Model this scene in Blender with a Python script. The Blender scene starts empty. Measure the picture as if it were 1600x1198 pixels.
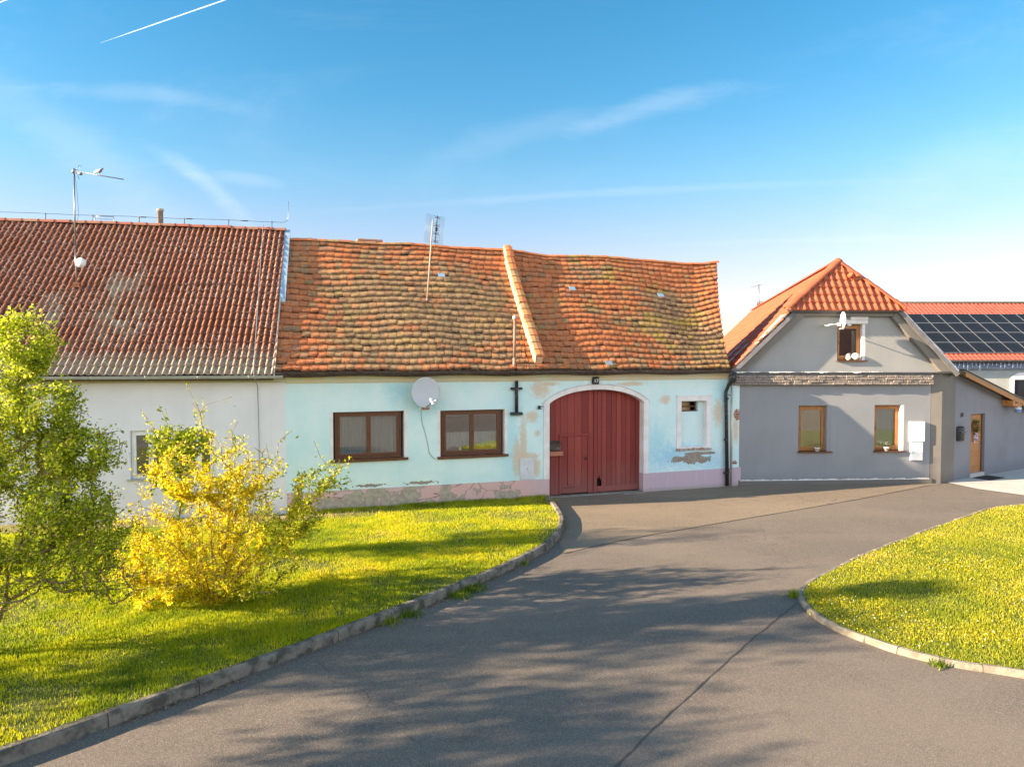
import bpy, bmesh, math, random
import numpy as np
from mathutils import Vector, Matrix
from mathutils.geometry import tessellate_polygon
R = math.radians
random.seed(7)
scene = bpy.context.scene
COL = scene.collection

# ---------------------------------------------------------------- camera
cd = bpy.data.cameras.new('camera')
cam = bpy.data.objects.new('camera', cd)
COL.objects.link(cam)
cam.location = (0, 0, 4.0)
cam.rotation_euler = (R(90 - 1.86), 0, 0)
cd.sensor_width = 36.0
cd.lens = 36.0 * 1109.0 / 1600.0
cd.clip_start = 0.1
cd.clip_end = 30000
scene.camera = cam

# ---------------------------------------------------------------- light
SUN_A, SUN_E = 12.8, 17.5        # degrees: azimuth from -X towards -Y, elevation
sd = Vector((-math.cos(R(SUN_A)) * math.cos(R(SUN_E)), -math.sin(R(SUN_A)) * math.cos(R(SUN_E)), math.sin(R(SUN_E))))
sl = bpy.data.lights.new('sun', 'SUN')
sl.energy = 5.0
sl.angle = R(0.5)
sl.color = (1.0, 0.80, 0.56)
sun = bpy.data.objects.new('sun', sl)
sun.rotation_euler = sd.to_track_quat('Z', 'Y').to_euler()
COL.objects.link(sun)

class NT:
    """small helper for node trees"""
    def __init__(s, nt): s.nt = nt
    def n(s, t, **k):
        o = s.nt.nodes.new(t)
        for a, b in k.items(): setattr(o, a, b)
        return o
    def put(s, sock, v):
        if hasattr(v, 'is_output') or isinstance(v, bpy.types.NodeSocket): s.nt.links.new(v, sock)
        elif v is not None:
            try: sock.default_value = v
            except Exception: sock.default_value = (*v, 1.0)
    def m(s, op, a, b=None, c=None, clamp=False):
        o = s.n('ShaderNodeMath', operation=op, use_clamp=clamp)
        s.put(o.inputs[0], a)
        if b is not None: s.put(o.inputs[1], b)
        if c is not None: s.put(o.inputs[2], c)
        return o.outputs[0]
    def mix(s, f, a, b, mode='MIX'):
        o = s.n('ShaderNodeMix', data_type='RGBA', blend_type=mode)
        s.put(o.inputs[0], f); s.put(o.inputs[6], a); s.put(o.inputs[7], b)
        return o.outputs[2]
    def noise(s, vec, scale, detail=4, rough=.55, dist=0):
        o = s.n('ShaderNodeTexNoise')
        if vec is not None: s.put(o.inputs['Vector'], vec)
        o.inputs['Scale'].default_value = scale; o.inputs['Detail'].default_value = detail
        o.inputs['Roughness'].default_value = rough; o.inputs['Distortion'].default_value = dist
        return o.outputs['Fac']
    def sm(s, x, lo, hi):
        o = s.n('ShaderNodeMapRange', interpolation_type='SMOOTHSTEP')
        s.put(o.inputs[0], x); o.inputs[1].default_value = lo; o.inputs[2].default_value = hi
        return o.outputs[0]
    def sepxyz(s, v):
        o = s.n('ShaderNodeSeparateXYZ'); s.put(o.inputs[0], v); return o.outputs
    def comb(s, x, y, z):
        o = s.n('ShaderNodeCombineXYZ'); s.put(o.inputs[0], x); s.put(o.inputs[1], y); s.put(o.inputs[2], z); return o.outputs[0]
    def map(s, v, scale=(1, 1, 1), rot=(0, 0, 0), loc=(0, 0, 0)):
        o = s.n('ShaderNodeMapping'); s.put(o.inputs[0], v)
        o.inputs['Scale'].default_value = scale; o.inputs['Rotation'].default_value = rot; o.inputs['Location'].default_value = loc
        return o.outputs[0]
    def attr(s, name):
        return s.n('ShaderNodeAttribute', attribute_name=name).outputs['Fac']
    def ramp(s, f, stops, interp='LINEAR'):
        o = s.n('ShaderNodeValToRGB'); s.put(o.inputs[0], f)
        cr = o.color_ramp; cr.interpolation = interp
        while len(cr.elements) < len(stops): cr.elements.new(.5)
        for e, (p, c) in zip(cr.elements, stops): e.position = p; e.color = (*c, 1)
        return o.outputs[0]
    def bump(s, h, strength=.4, dist=.01, normal=None):
        o = s.n('ShaderNodeBump'); s.put(o.inputs['Height'], h)
        o.inputs['Strength'].default_value = strength; o.inputs['Distance'].default_value = dist
        if normal is not None: s.put(o.inputs['Normal'], normal)
        return o.outputs[0]
    def blob(s, x, z, cx, cz, rx, rz, ns, k=.8, lo=.8, hi=1.1):
        """1 inside a noisy ellipse"""
        a = s.m('DIVIDE', s.m('SUBTRACT', x, cx), rx); b = s.m('DIVIDE', s.m('SUBTRACT', z, cz), rz)
        d = s.m('SQRT', s.m('ADD', s.m('MULTIPLY', a, a), s.m('MULTIPLY', b, b)))
        d = s.m('ADD', d, s.m('MULTIPLY', s.m('SUBTRACT', ns, .5), k))
        return s.m('SUBTRACT', 1.0, s.sm(d, lo, hi))

# ---------------------------------------------------------------- world
w = bpy.data.worlds.new('World'); scene.world = w; w.use_nodes = True
w.node_tree.nodes.clear(); T = NT(w.node_tree)
sky = T.n('ShaderNodeTexSky', sky_type='NISHITA'); sky.sun_disc = False
sky.sun_elevation = R(SUN_E); sky.sun_rotation = math.atan2(sd.x, sd.y) % (2 * math.pi)
sky.altitude = 300; sky.air_density = 1.15; sky.dust_density = 0.35; sky.ozone_density = 2.2
hs = T.n('ShaderNodeHueSaturation'); hs.inputs['Saturation'].default_value = 1.0
T.put(hs.inputs['Color'], sky.outputs[0])
gen = T.n('ShaderNodeTexCoord').outputs['Generated']
gx, gy, gz = T.sepxyz(gen)[:3]
ysafe = T.m('MAXIMUM', gy, .05)
u_ = T.m('DIVIDE', gx, ysafe); v_ = T.m('DIVIDE', gz, ysafe)
fld = T.comb(u_, v_, 0)
n1 = T.noise(T.map(fld, (1.1, 3.6, 1), (0, 0, R(-8))), 1.5, 7, .62, .6)
wisp = T.m('MULTIPLY', T.sm(n1, .50, .82), .34)
nn = T.noise(T.map(fld, (3, 9, 1)), 3.0, 6, .65, .5)
def streak(cx, cy, ang, L, Wd, amp):
    c, s_ = math.cos(R(ang)), math.sin(R(ang))
    dx = T.m('SUBTRACT', u_, cx); dy = T.m('SUBTRACT', v_, cy)
    a = T.m('DIVIDE', T.m('ADD', T.m('MULTIPLY', dx, c), T.m('MULTIPLY', dy, s_)), L)
    b = T.m('DIVIDE', T.m('SUBTRACT', T.m('MULTIPLY', dy, c), T.m('MULTIPLY', dx, s_)), Wd)
    b = T.m('ADD', b, T.m('MULTIPLY', T.m('MULTIPLY', a, a), .9))
    d = T.m('SQRT', T.m('ADD', T.m('MULTIPLY', a, a), T.m('MULTIPLY', b, b)))
    d = T.m('ADD', d, T.m('MULTIPLY', T.m('SUBTRACT', nn, .5), 1.5))
    return T.m('MULTIPLY', T.m('SUBTRACT', 1.0, T.sm(d, .0, 1.1)), amp)
cl = T.m('MULTIPLY', wisp, .5)
for a in [(-.43, .25, -38, .12, .016, .40), (.20, .355, 15, .17, .02, .30), (.03, .32, 12, .2, .03, .16), (-.52, .372, -4, .2, .016, .22), (-.38, .255, -8, .09, .012, .25),
          (-.62, .31, -35, .3, .05, .24), (.62, .27, 20, .25, .06, .22), (.15, .235, 3, .5, .008, .2), (.5, .17, 1, .4, .007, .18)]:
    cl = T.m('ADD', cl, T.m('MULTIPLY', streak(*a), .5), clamp=True)
elev = T.sm(gz, .02, .42)
hz = T.m('SUBTRACT', 1.0, T.sm(gz, -.05, .30))
cl = T.m('ADD', cl, T.m('MULTIPLY', hz, .12), clamp=True)
tint = T.ramp(T.sm(gz, -.02, .55), [(0, (.68, .47, .52)), (.2, (.62, .53, .585)), (.45, (.42, .60, .64)), (.7, (.27, .58, .66)), (1, (.18, .56, .65))])
blue = T.mix(1.0, hs.outputs[0], tint, 'MULTIPLY')
skyc = T.mix(cl, blue, (3.0, 3.2, 3.5, 1))
# bright haze added to the unseen sky behind the viewer, lighting the shaded facade
fill_haze = T.m('MULTIPLY', T.sm(T.m('MULTIPLY', gy, -1.0), -.10, .35), T.m('SUBTRACT', 1.0, T.m('MULTIPLY', T.sm(gz, .12, .60), .93)))
fill_haze = T.m('MULTIPLY', fill_haze, T.m('ADD', .75, T.m('MULTIPLY', T.noise(T.map(gen, (1.5, 1.5, 5)), 1.4, 5), .5)))
skyc = T.mix(T.m('MULTIPLY', fill_haze, 1.0, clamp=True), skyc, (8.6, 9.0, 9.6, 1))
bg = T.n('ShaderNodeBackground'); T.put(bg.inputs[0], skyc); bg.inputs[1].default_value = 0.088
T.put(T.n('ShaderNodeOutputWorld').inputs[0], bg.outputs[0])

scene.view_settings.view_transform = 'Standard'
scene.view_settings.look = 'None'
scene.view_settings.exposure = 2.12
scene.view_settings.gamma = 1.0

# ---------------------------------------------------------------- frames
class Frame:
    def __init__(s, x, y, deg, z=0): s.x, s.y, s.deg, s.z = x, y, deg, z; s.a = R(deg)
    def w(s, x, y, z=0):
        return Vector((s.x + x * math.cos(s.a) - y * math.sin(s.a), s.y + x * math.sin(s.a) + y * math.cos(s.a), s.z + z))
FB = Frame(-5.7913, 18.1906, 18.75)          # blue house
FW = Frame(-5.7913, 18.1906, 11.0)           # white house
FG = Frame(7.261, 22.621, 3.6)             # grey house
FA = Frame(13.9586, 23.0052, 31.8)           # annex

# ---------------------------------------------------------------- objects
def tag(o, label=None, cat=None, group=None, kind=None):
    if label: o['label'] = label
    if cat: o['category'] = cat
    if group: o['group'] = group
    if kind: o['kind'] = kind
    return o
def empty(name, fr=None, loc=None, label=None, cat=None, group=None):
    o = bpy.data.objects.new(name, None); COL.objects.link(o); o.empty_display_size = .2
    if loc is None: loc = (0, 0, 0)
    if fr: o.location = fr.w(*loc); o.rotation_euler = (0, 0, fr.a)
    else: o.location = loc
    return tag(o, label, cat, group)

def mesh_np(name, V, Fc, mat, parent=None, attrs=None, smooth=False):
    V = np.asarray(V, dtype=np.float32).reshape(-1, 3); Fc = np.asarray(Fc, dtype=np.int32)
    me = bpy.data.meshes.new(name)
    k = Fc.shape[1]; nf = Fc.shape[0]
    me.vertices.add(len(V)); me.vertices.foreach_set('co', V.ravel())
    me.loops.add(nf * k); me.loops.foreach_set('vertex_index', Fc.ravel())
    me.polygons.add(nf); me.polygons.foreach_set('loop_start', np.arange(0, nf * k, k, dtype=np.int32))
    me.polygons.foreach_set('loop_total', np.full(nf, k, dtype=np.int32))
    if smooth: me.polygons.foreach_set('use_smooth', np.ones(nf, dtype=bool))
    for an, arr in (attrs or {}).items():
        at = me.attributes.new(an, 'FLOAT', 'POINT'); at.data.foreach_set('value', np.asarray(arr, dtype=np.float32))
    me.update(calc_edges=True)
    if mat: me.materials.append(mat)
    o = bpy.data.objects.new(name, me); COL.objects.link(o)
    if parent: o.parent = parent
    return o

class MB:
    def __init__(s): s.v = []; s.f = []; s.at = []; s.cur = 0.0; s.sm = []
    def _add(s, vs, fs, smooth=False):
        b = len(s.v); s.v += [tuple(p) for p in vs]; s.f += [tuple(i + b for i in f) for f in fs]
        s.at += [s.cur] * len(vs); s.sm += [smooth] * len(fs)
    def box(s, x0, x1, y0, y1, z0, z1, M=None):
        vs = [Vector((x, y, z)) for x in (x0, x1) for y in (y0, y1) for z in (z0, z1)]
        if M is not None: vs = [M @ p for p in vs]
        s._add(vs, [(0, 1, 3, 2), (4, 6, 7, 5), (0, 4, 5, 1), (2, 3, 7, 6), (0, 2, 6, 4), (1, 5, 7, 3)]); return s
    def bbox(s, x0, x1, y0, y1, z0, z1, b=.01):
        """box with chamfered vertical/front edges"""
        pts = [(x0 + b, z0), (x1 - b, z0), (x1, z0 + b), (x1, z1 - b), (x1 - b, z1), (x0 + b, z1), (x0, z1 - b), (x0, z0 + b)]
        n = 8
        fr = [(x, y0, z) for x, z in [(x0 + b * 2, z0 + b), (x1 - b * 2, z0 + b), (x1 - b, z0 + 2 * b), (x1 - b, z1 - 2 * b), (x1 - 2 * b, z1 - b), (x0 + 2 * b, z1 - b), (x0 + b, z1 - 2 * b), (x0 + b, z0 + 2 * b)]]
        mid = [(x, y0 + b, z) for x, z in pts]; bk = [(x, y1, z) for x, z in pts]
        fs = [tuple(range(n)), tuple(range(3 * n - 1, 2 * n - 1, -1))]
        for a, c in ((0, n), (n, 2 * n)):
            for i in range(n): j = (i + 1) % n; fs.append((a + j, a + i, c + i, c + j))
        s._add(fr + mid + bk, fs); return s
    def poly(s, loops, y0, y1, sides=True):
        """polygon with holes in the xz plane, extruded from y0 (front) to y1"""
        flat = [p for L in loops for p in L]; n = len(flat)
        tri = tessellate_polygon([[Vector((x, z, 0)) for x, z in L] for L in loops])
        vs = [(x, y0, z) for x, z in flat] + [(x, y1, z) for x, z in flat]
        fs = []
        for t in tri:
            a, b, c = [flat[i] for i in t]
            ar = (b[0] - a[0]) * (c[1] - a[1]) - (c[0] - a[0]) * (b[1] - a[1])
            t = tuple(t) if ar > 0 else tuple(t)[::-1]
            fs.append(t); fs.append(tuple(i + n for i in t[::-1]))
        if sides:
            b = 0
            for L in loops:
                m = len(L)
                for i in range(m): fs.append((b + i, b + (i + 1) % m, b + (i + 1) % m + n, b + i + n))
                b += m
        s._add(vs, fs); return s
    def tube(s, pts, r, k=8, cap=True, smooth=True):
        pts = [Vector(p) for p in pts]; n = len(pts)
        rs = r if isinstance(r, (list, tuple)) else [r] * n
        vs = []; up = None
        for i, p in enumerate(pts):
            t = (pts[min(i + 1, n - 1)] - pts[max(i - 1, 0)]).normalized()
            if up is None: up = Vector((0, 0, 1)) if abs(t.z) < .9 else Vector((1, 0, 0))
            a = t.cross(up)
            if a.length < 1e-4: a = t.orthogonal()
            a.normalize(); b = a.cross(t).normalized(); up = b
            for j in range(k):
                q = 2 * math.pi * j / k; vs.append(p + (a * math.cos(q) + b * math.sin(q)) * rs[i])
        fs = [(i * k + j, i * k + (j + 1) % k, (i + 1) * k + (j + 1) % k, (i + 1) * k + j) for i in range(n - 1) for j in range(k)]
        if cap: fs += [tuple(range(k))[::-1], tuple((n - 1) * k + j for j in range(k))]
        s._add(vs, fs, smooth); return s
    def lathe(s, prof, c, axis='Z', k=24, sx=1, sy=1):
        """prof [(r,h)]"""
        vs = []
        for r, h in prof:
            for j in range(k):
                q = 2 * math.pi * j / k; x, y = r * math.cos(q) * sx, r * math.sin(q) * sy
                p = {'Z': (x, y, h), 'Y': (x, h, y), 'X': (h, x, y)}[axis]
                vs.append((p[0] + c[0], p[1] + c[1], p[2] + c[2]))
        n = len(prof)
        fs = [(i * k + j, i * k + (j + 1) % k, (i + 1) * k + (j + 1) % k, (i + 1) * k + j) for i in range(n - 1) for j in range(k)]
        fs += [tuple(range(k))[::-1], tuple((n - 1) * k + j for j in range(k))]
        s._add(vs, fs, True); return s
    def quad(s, a, b, c, d): s._add([a, b, c, d], [(0, 1, 2, 3)]); return s
    def slab(s, pts, thick):
        """polygon with points in 3d, thickened along its normal"""
        pts = [Vector(p) for p in pts]; nrm = (pts[1] - pts[0]).cross(pts[-1] - pts[0]).normalized(); n = len(pts)
        s._add(pts + [p - nrm * thick for p in pts], [tuple(range(n)), tuple(range(2 * n - 1, n - 1, -1))] + [((i + 1) % n, i, i + n, (i + 1) % n + n) for i in range(n)]); return s
    def build(s, name, mat, parent=None, label=None):
        me = bpy.data.meshes.new(name); me.from_pydata([tuple(p) for p in s.v], [], s.f)
        me.polygons.foreach_set('use_smooth', s.sm)
        if any(s.at):
            at = me.attributes.new('rnd', 'FLOAT', 'POINT'); at.data.foreach_set('value', s.at)
        bm = bmesh.new(); bm.from_mesh(me); bmesh.ops.recalc_face_normals(bm, faces=bm.faces); bm.to_mesh(me); bm.free()
        me.materials.append(mat); me.update()
        o = bpy.data.objects.new(name, me); COL.objects.link(o)
        if parent: o.parent = parent
        if label: o['label'] = label
        return o

def text_obj(name, body, size, mat, parent, loc, rot=(R(90), 0, 0), ext=.004, align='CENTER'):
    cu = bpy.data.curves.new(name, 'FONT'); cu.body = body; cu.size = size; cu.extrude = ext; cu.align_x = align; cu.align_y = 'CENTER'
    cu.materials.append(mat)
    o = bpy.data.objects.new(name, cu); COL.objects.link(o); o.location = loc; o.rotation_euler = rot
    bpy.context.view_layer.update()
    me = bpy.data.meshes.new_from_object(o.evaluated_get(bpy.context.evaluated_depsgraph_get())); me.name = name
    q = bpy.data.objects.new(name, me); COL.objects.link(q); q.location = loc; q.rotation_euler = rot
    bpy.data.objects.remove(o); bpy.data.curves.remove(cu); q.name = name
    if parent: q.parent = parent
    return q

# ---------------------------------------------------------------- materials
def newmat(name):
    m = bpy.data.materials.new(name); m.use_nodes = True; m.node_tree.nodes.clear(); return m, NT(m.node_tree)
def finish(T, col, rough=.8, normal=None, metallic=0, spec=.3, **kw):
    p = T.n('ShaderNodeBsdfPrincipled'); T.put(p.inputs['Base Color'], col); T.put(p.inputs['Roughness'], rough)
    T.put(p.inputs['Metallic'], metallic); T.put(p.inputs['Specular IOR Level'], spec)
    if normal is not None: T.put(p.inputs['Normal'], normal)
    for k, v in kw.items(): T.put(p.inputs[k], v)
    T.put(T.n('ShaderNodeOutputMaterial').inputs[0], p.outputs[0]); return p
def ocoord(T): return T.n('ShaderNodeTexCoord').outputs['Object']
def mk(name, c1, c2=None, scale=3, rough=.8, bump=.25, bscale=60, bdist=.004, metallic=0, spec=.3, stretch=(1, 1, 1), lo=.35, hi=.7, fine=.0):
    m, T = newmat(name); oc = T.map(ocoord(T), stretch)
    if c2 is None: c2 = tuple(c * .75 for c in c1)
    f = T.sm(T.noise(oc, scale, 6, .6), lo, hi)
    col = T.mix(f, (*c1, 1), (*c2, 1))
    fn = T.noise(oc, bscale, 3)
    if fine: col = T.mix(T.m('MULTIPLY', T.sm(fn, .4, .7), fine), col, tuple(c * .5 for c in c1) + (1,))
    finish(T, col, rough, T.bump(fn, bump, bdist) if bump else None, metallic, spec); return m

M = {}
M['mortar'] = mk('mortar', (.30, .27, .23), (.20, .18, .15), 6, .95, .5, 40, .01)
M['darkbrown_metal'] = mk('darkbrown_metal', (.055, .035, .025), (.11, .08, .06), 5, .45, .15, 30)
M['black_iron'] = mk('black_iron', (.03, .028, .027), (.16, .15, .14), 9, .5, .3, 40, lo=.55, hi=.75)
M['zinc'] = mk('zinc', (.55, .56, .57), (.42, .43, .44), 4, .35, .1, 30, metallic=.6)
M['zinc_blue'] = mk('zinc_blue', (.30, .42, .52), (.40, .50, .58), 4, .4, .1, 30, metallic=.3)
M['white_plastic'] = mk('white_plastic', (.78, .78, .77), (.70, .70, .68), 4, .4, .05, 30)
M['white_paint'] = mk('white_paint', (.78, .74, .72), (.66, .60, .56), 2.5, .85, .3, 50)
M['brown_frame'] = mk('brown_frame', (.15, .06, .028), (.10, .04, .02), 4, .4, .12, 30, stretch=(8, 8, 1))
M['orange_wood'] = mk('orange_wood', (.42, .19, .06), (.30, .12, .035), 3, .5, .15, 30, stretch=(8, 8, 1))
M['dark'] = mk('dark', (.025, .023, .022), (.04, .035, .03), 3, .9, 0)
M['room'] = mk('room', (.10, .085, .07), (.05, .045, .04), 1.5, .9, 0)
M['rust'] = mk('rust', (.35, .14, .06), (.20, .08, .04), 8, .8, .4, 40)
M['brick_bare'] = mk('brick_bare', (.36, .15, .08), (.26, .20, .15), 7, .9, .5, 40, .01, stretch=(1, 1, 4))
M['grey_box'] = mk('grey_box', (.62, .62, .64), (.55, .55, .57), 4, .6, .05, 30)
M['wire_grey'] = mk('wire_grey', (.25, .27, .29), (.18, .19, .2), 4, .4, 0, metallic=.7)
M['mast_rust'] = mk('mast_rust', (.42, .26, .18), (.48, .42, .38), 3, .6, .2, 30, stretch=(1, 1, .4))
M['bird_pale'] = None

# painted render of the blue house ------------------------------------------------
def blue_wall_mat():
    m, T = newmat('turquoise_render'); oc = ocoord(T); x, y, z = T.sepxyz(oc)[:3]
    n1 = T.noise(oc, .9, 6, .6); n2 = T.noise(oc, 5, 6, .65); n3 = T.noise(T.map(oc, (3, 3, .5)), 2.2, 5)
    col = T.mix(T.sm(n1, .35, .7), (.55, .735, .735, 1), (.67, .79, .765, 1))
    col = T.mix(T.m('MULTIPLY', T.sm(n3, .5, .8), .5), col, (.72, .78, .74, 1))
    col = T.mix(T.m('MULTIPLY', T.sm(n2, .55, .75), .35), col, (.52, .66, .66, 1))
    nblob = T.noise(oc, 7, 7, .72)
    def bl(c, a, cx, cz, rx, rz, k=.8, lo=.75, hi=1.15, ns=n2):
        nonlocal col
        col = T.mix(T.m('MULTIPLY', T.m('MULTIPLY', T.blob(x, z, cx, cz, rx, rz, nblob, k * 2.2, lo - .35, hi + .1), a), T.sm(nblob, .2, .5)), col, (*c, 1))
    damp = (.30, .60, .68)
    bl(damp, .75, 2.9, 3.2, .5, .45, 1.4, .2, 1.4); bl(damp, .6, 3.7, 2.75, .5, .25, 1.4, .2, 1.4)
    bl((.25, .52, .72), .8, 11.3, 1.05, .9, .4, 1.6, .2, 1.4); bl((.25, .52, .72), .6, 12.8, .8, .7, .5, 1.6, .2, 1.4)
    bl(damp, .6, 10.8, 1.6, .5, .7, 1.5, .2, 1.4); bl(damp, .6, 13.2, 3.1, .4, .6, 1.5, .2, 1.4)
    bl(damp, .5, 6.1, 1.6, .3, 1.5, 1.5, .2, 1.4)
    st = (.60, .47, .34)
    for a in [(6.99, 3.17, .34, .30), (6.45, 1.55, .13, .95), (6.72, 2.38, .24, .18), (6.28, 1.2, .17, .65), (6.85, .95, .16, .38), (6.55, 1.27, .4, .12),
              (11.09, 2.8, .2, .17), (12.98, 2.35, .20, .45), (6.9, 1.9, .1, .1), (13.66, 1.8, .12, .5), (9.9, 3.3, .5, .08), (7.3, 3.32, .3, .06)]:
        bl(st, .85, *a, 1.0, .75, 1.15)
    sm_ = (.25, .21, .17)
    mort = T.noise(oc, 3.2, 7, .7); mort2 = T.noise(oc, 9, 6, .7)
    hole = T.blob(x, z, 12.05, .93, .68, .13, mort, 3.2, .93, 1.0)
    hole = T.m('MAXIMUM', hole, T.blob(x, z, 12.35, 1.09, .62, .055, mort, 1.8, .93, 1.0))
    hole = T.m('MAXIMUM', hole, T.blob(x, z, 3.5, .66, .4, .04, mort2, 4.5, .93, 1.0))
    hole = T.m('MAXIMUM', hole, T.blob(x, z, 2.1, .66, .4, .04, mort2, 4.5, .93, 1.0))
    col = T.mix(hole, col, T.mix(T.sm(n2, .4, .6), (*sm_, 1), (.33, .27, .21, 1)))
    rim_shadow = T.m('SUBTRACT', T.blob(x, z, 12.05, .93, .68, .13, mort, 3.2, .99, 1.05), hole); col = T.mix(T.m('MULTIPLY', T.m('MAXIMUM', rim_shadow, 0), .75), col, (.10, .08, .065, 1))  # dark rim paints a shadow along the broken plaster edge
    br = T.blob(x, z, 13.70, 2.27, .15, .26, mort2, 3.2, .7, .8)
    br = T.m('MAXIMUM', br, T.blob(x, z, 13.62, .74, .12, .08, mort2, 3.2, .7, .8))
    bt = T.n('ShaderNodeTexBrick'); T.put(bt.inputs[0], T.comb(T.m('ADD', x, y), z, 0)); bt.inputs['Scale'].default_value = 1
    bt.inputs['Brick Width'].default_value = .25; bt.inputs['Row Height'].default_value = .075; bt.inputs['Mortar Size'].default_value = .01
    bt.inputs['Color1'].default_value = (.36, .12, .06, 1); bt.inputs['Color2'].default_value = (.26, .09, .05, 1); bt.inputs['Mortar'].default_value = (.4, .34, .28, 1)
    col = T.mix(br, col, bt.outputs[0])
    cr = T.n('ShaderNodeTexVoronoi', feature='DISTANCE_TO_EDGE'); T.put(cr.inputs['Vector'], T.map(oc, (1, 1, 1))); cr.inputs['Scale'].default_value = .9
    h = T.m('SUBTRACT', T.m('ADD', T.m('MULTIPLY', T.noise(oc, 25, 5), .35), T.m('MULTIPLY', n2, .6)), T.m('MULTIPLY', T.m('MAXIMUM', hole, br), 1.3))
    finish(T, col, .9, T.bump(h, .6, .015), spec=.2); return m
M['blue_wall'] = blue_wall_mat()
def plinth_mat():
    m, T = newmat('pink_plinth_render'); oc = ocoord(T); x, y, z = T.sepxyz(oc)[:3]
    n1 = T.noise(oc, 1.2, 5); n2 = T.noise(oc, 8, 5)
    col = T.mix(T.sm(n1, .35, .65), (.64, .39, .36, 1), (.57, .40, .39, 1))
    col = T.mix(T.m('MULTIPLY', T.sm(x, 9.5, 11), .8), col, (.47, .37, .44, 1))
    col = T.mix(T.m('MULTIPLY', T.sm(T.noise(T.map(oc, (3, 3, .5)), 3, 5), .5, .8), .5), col, (.62, .48, .45, 1))
    pn = T.noise(oc, 2.0, 6, .62)
    f = T.m('ADD', pn, T.m('MULTIPLY', T.m('SUBTRACT', .35, z), .22))
    f = T.m('SUBTRACT', f, T.m('MULTIPLY', T.sm(x, 6.0, 7.2), .3))
    f = T.m('ADD', f, T.m('MULTIPLY', T.blob(x, z, 2.6, .25, 1.6, .5, n2, .6, .3, 1.3), .14))
    peel = T.sm(f, .555, .57)
    foot = T.m('SUBTRACT', 1.0, T.sm(T.m('ADD', z, T.m('MULTIPLY', n2, .12)), .08, .2))
    col = T.mix(T.m('MULTIPLY', foot, .7), col, (.33, .29, .25, 1))
    edge = T.m('MULTIPLY', T.sm(f, .54, .556), T.m('SUBTRACT', 1, peel))
    vo = T.n('ShaderNodeTexVoronoi', feature='DISTANCE_TO_EDGE'); T.put(vo.inputs['Vector'], T.mix(.12, oc, T.n('ShaderNodeTexNoise').outputs['Color'])); vo.inputs['Scale'].default_value = 1.6
    crack = T.m('MULTIPLY', T.m('SUBTRACT', 1, T.sm(vo.outputs['Distance'], .004, .012)), T.m('SUBTRACT', 1, T.sm(x, 6, 7)))
    col = T.mix(T.m('MULTIPLY', crack, .7), col, (.16, .12, .10, 1))
    col = T.mix(T.m('MULTIPLY', edge, .5), col, (.22, .17, .14, 1))
    col = T.mix(peel, col, T.mix(T.sm(n2, .4, .6), (.33, .28, .23, 1), (.42, .36, .29, 1)))
    h = T.m('SUBTRACT', T.m('MULTIPLY', n2, .4), T.m('MULTIPLY', peel, 1.2))
    finish(T, col, .9, T.bump(h, .6, .015), spec=.2); return m
M['plinth'] = plinth_mat()
M['cream'] = mk('cream_cornice', (.66, .55, .36), (.60, .62, .50), 1.2, .9, .3, 30, fine=.15)

def red_wood():
    m, T = newmat('red_painted_boards'); oc = ocoord(T)
    g = T.noise(T.map(oc, (14, 14, .7)), 3, 6, .7); n = T.noise(oc, 1.3, 4); r = T.attr('rnd')
    col = T.mix(T.sm(g, .3, .75), (.205, .022, .017, 1), (.145, .022, .017, 1))
    col = T.mix(T.m('MULTIPLY', r, .6), col, (.36, .065, .045, 1)); col = T.mix(T.m('MULTIPLY', T.sm(T.noise(T.map(oc, (9, 9, .5)), 2.2, 7, .75), .52, .72), .55), col, (.10, .016, .014, 1))
    z = T.sepxyz(oc)[2]
    col = T.mix(T.m('MULTIPLY', T.m('SUBTRACT', 1, T.sm(T.m('ADD', z, T.m('MULTIPLY', n, .8)), .3, 1.5)), .65), col, (.24, .095, .08, 1)); col = T.mix(T.m('MULTIPLY', T.sm(T.noise(T.map(oc, (5, 5, 1.2)), 3, 6, .75), .56, .7), .4), col, (.30, .10, .08, 1))
    col = T.mix(T.m('MULTIPLY', T.sm(T.noise(T.map(oc, (30, 30, 4)), 3, 4), .68, .75), .5), col, (.42, .22, .16, 1))
    finish(T, col, .62, T.bump(g, .4, .006), spec=.35); return m
M['red_wood'] = red_wood()

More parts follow.
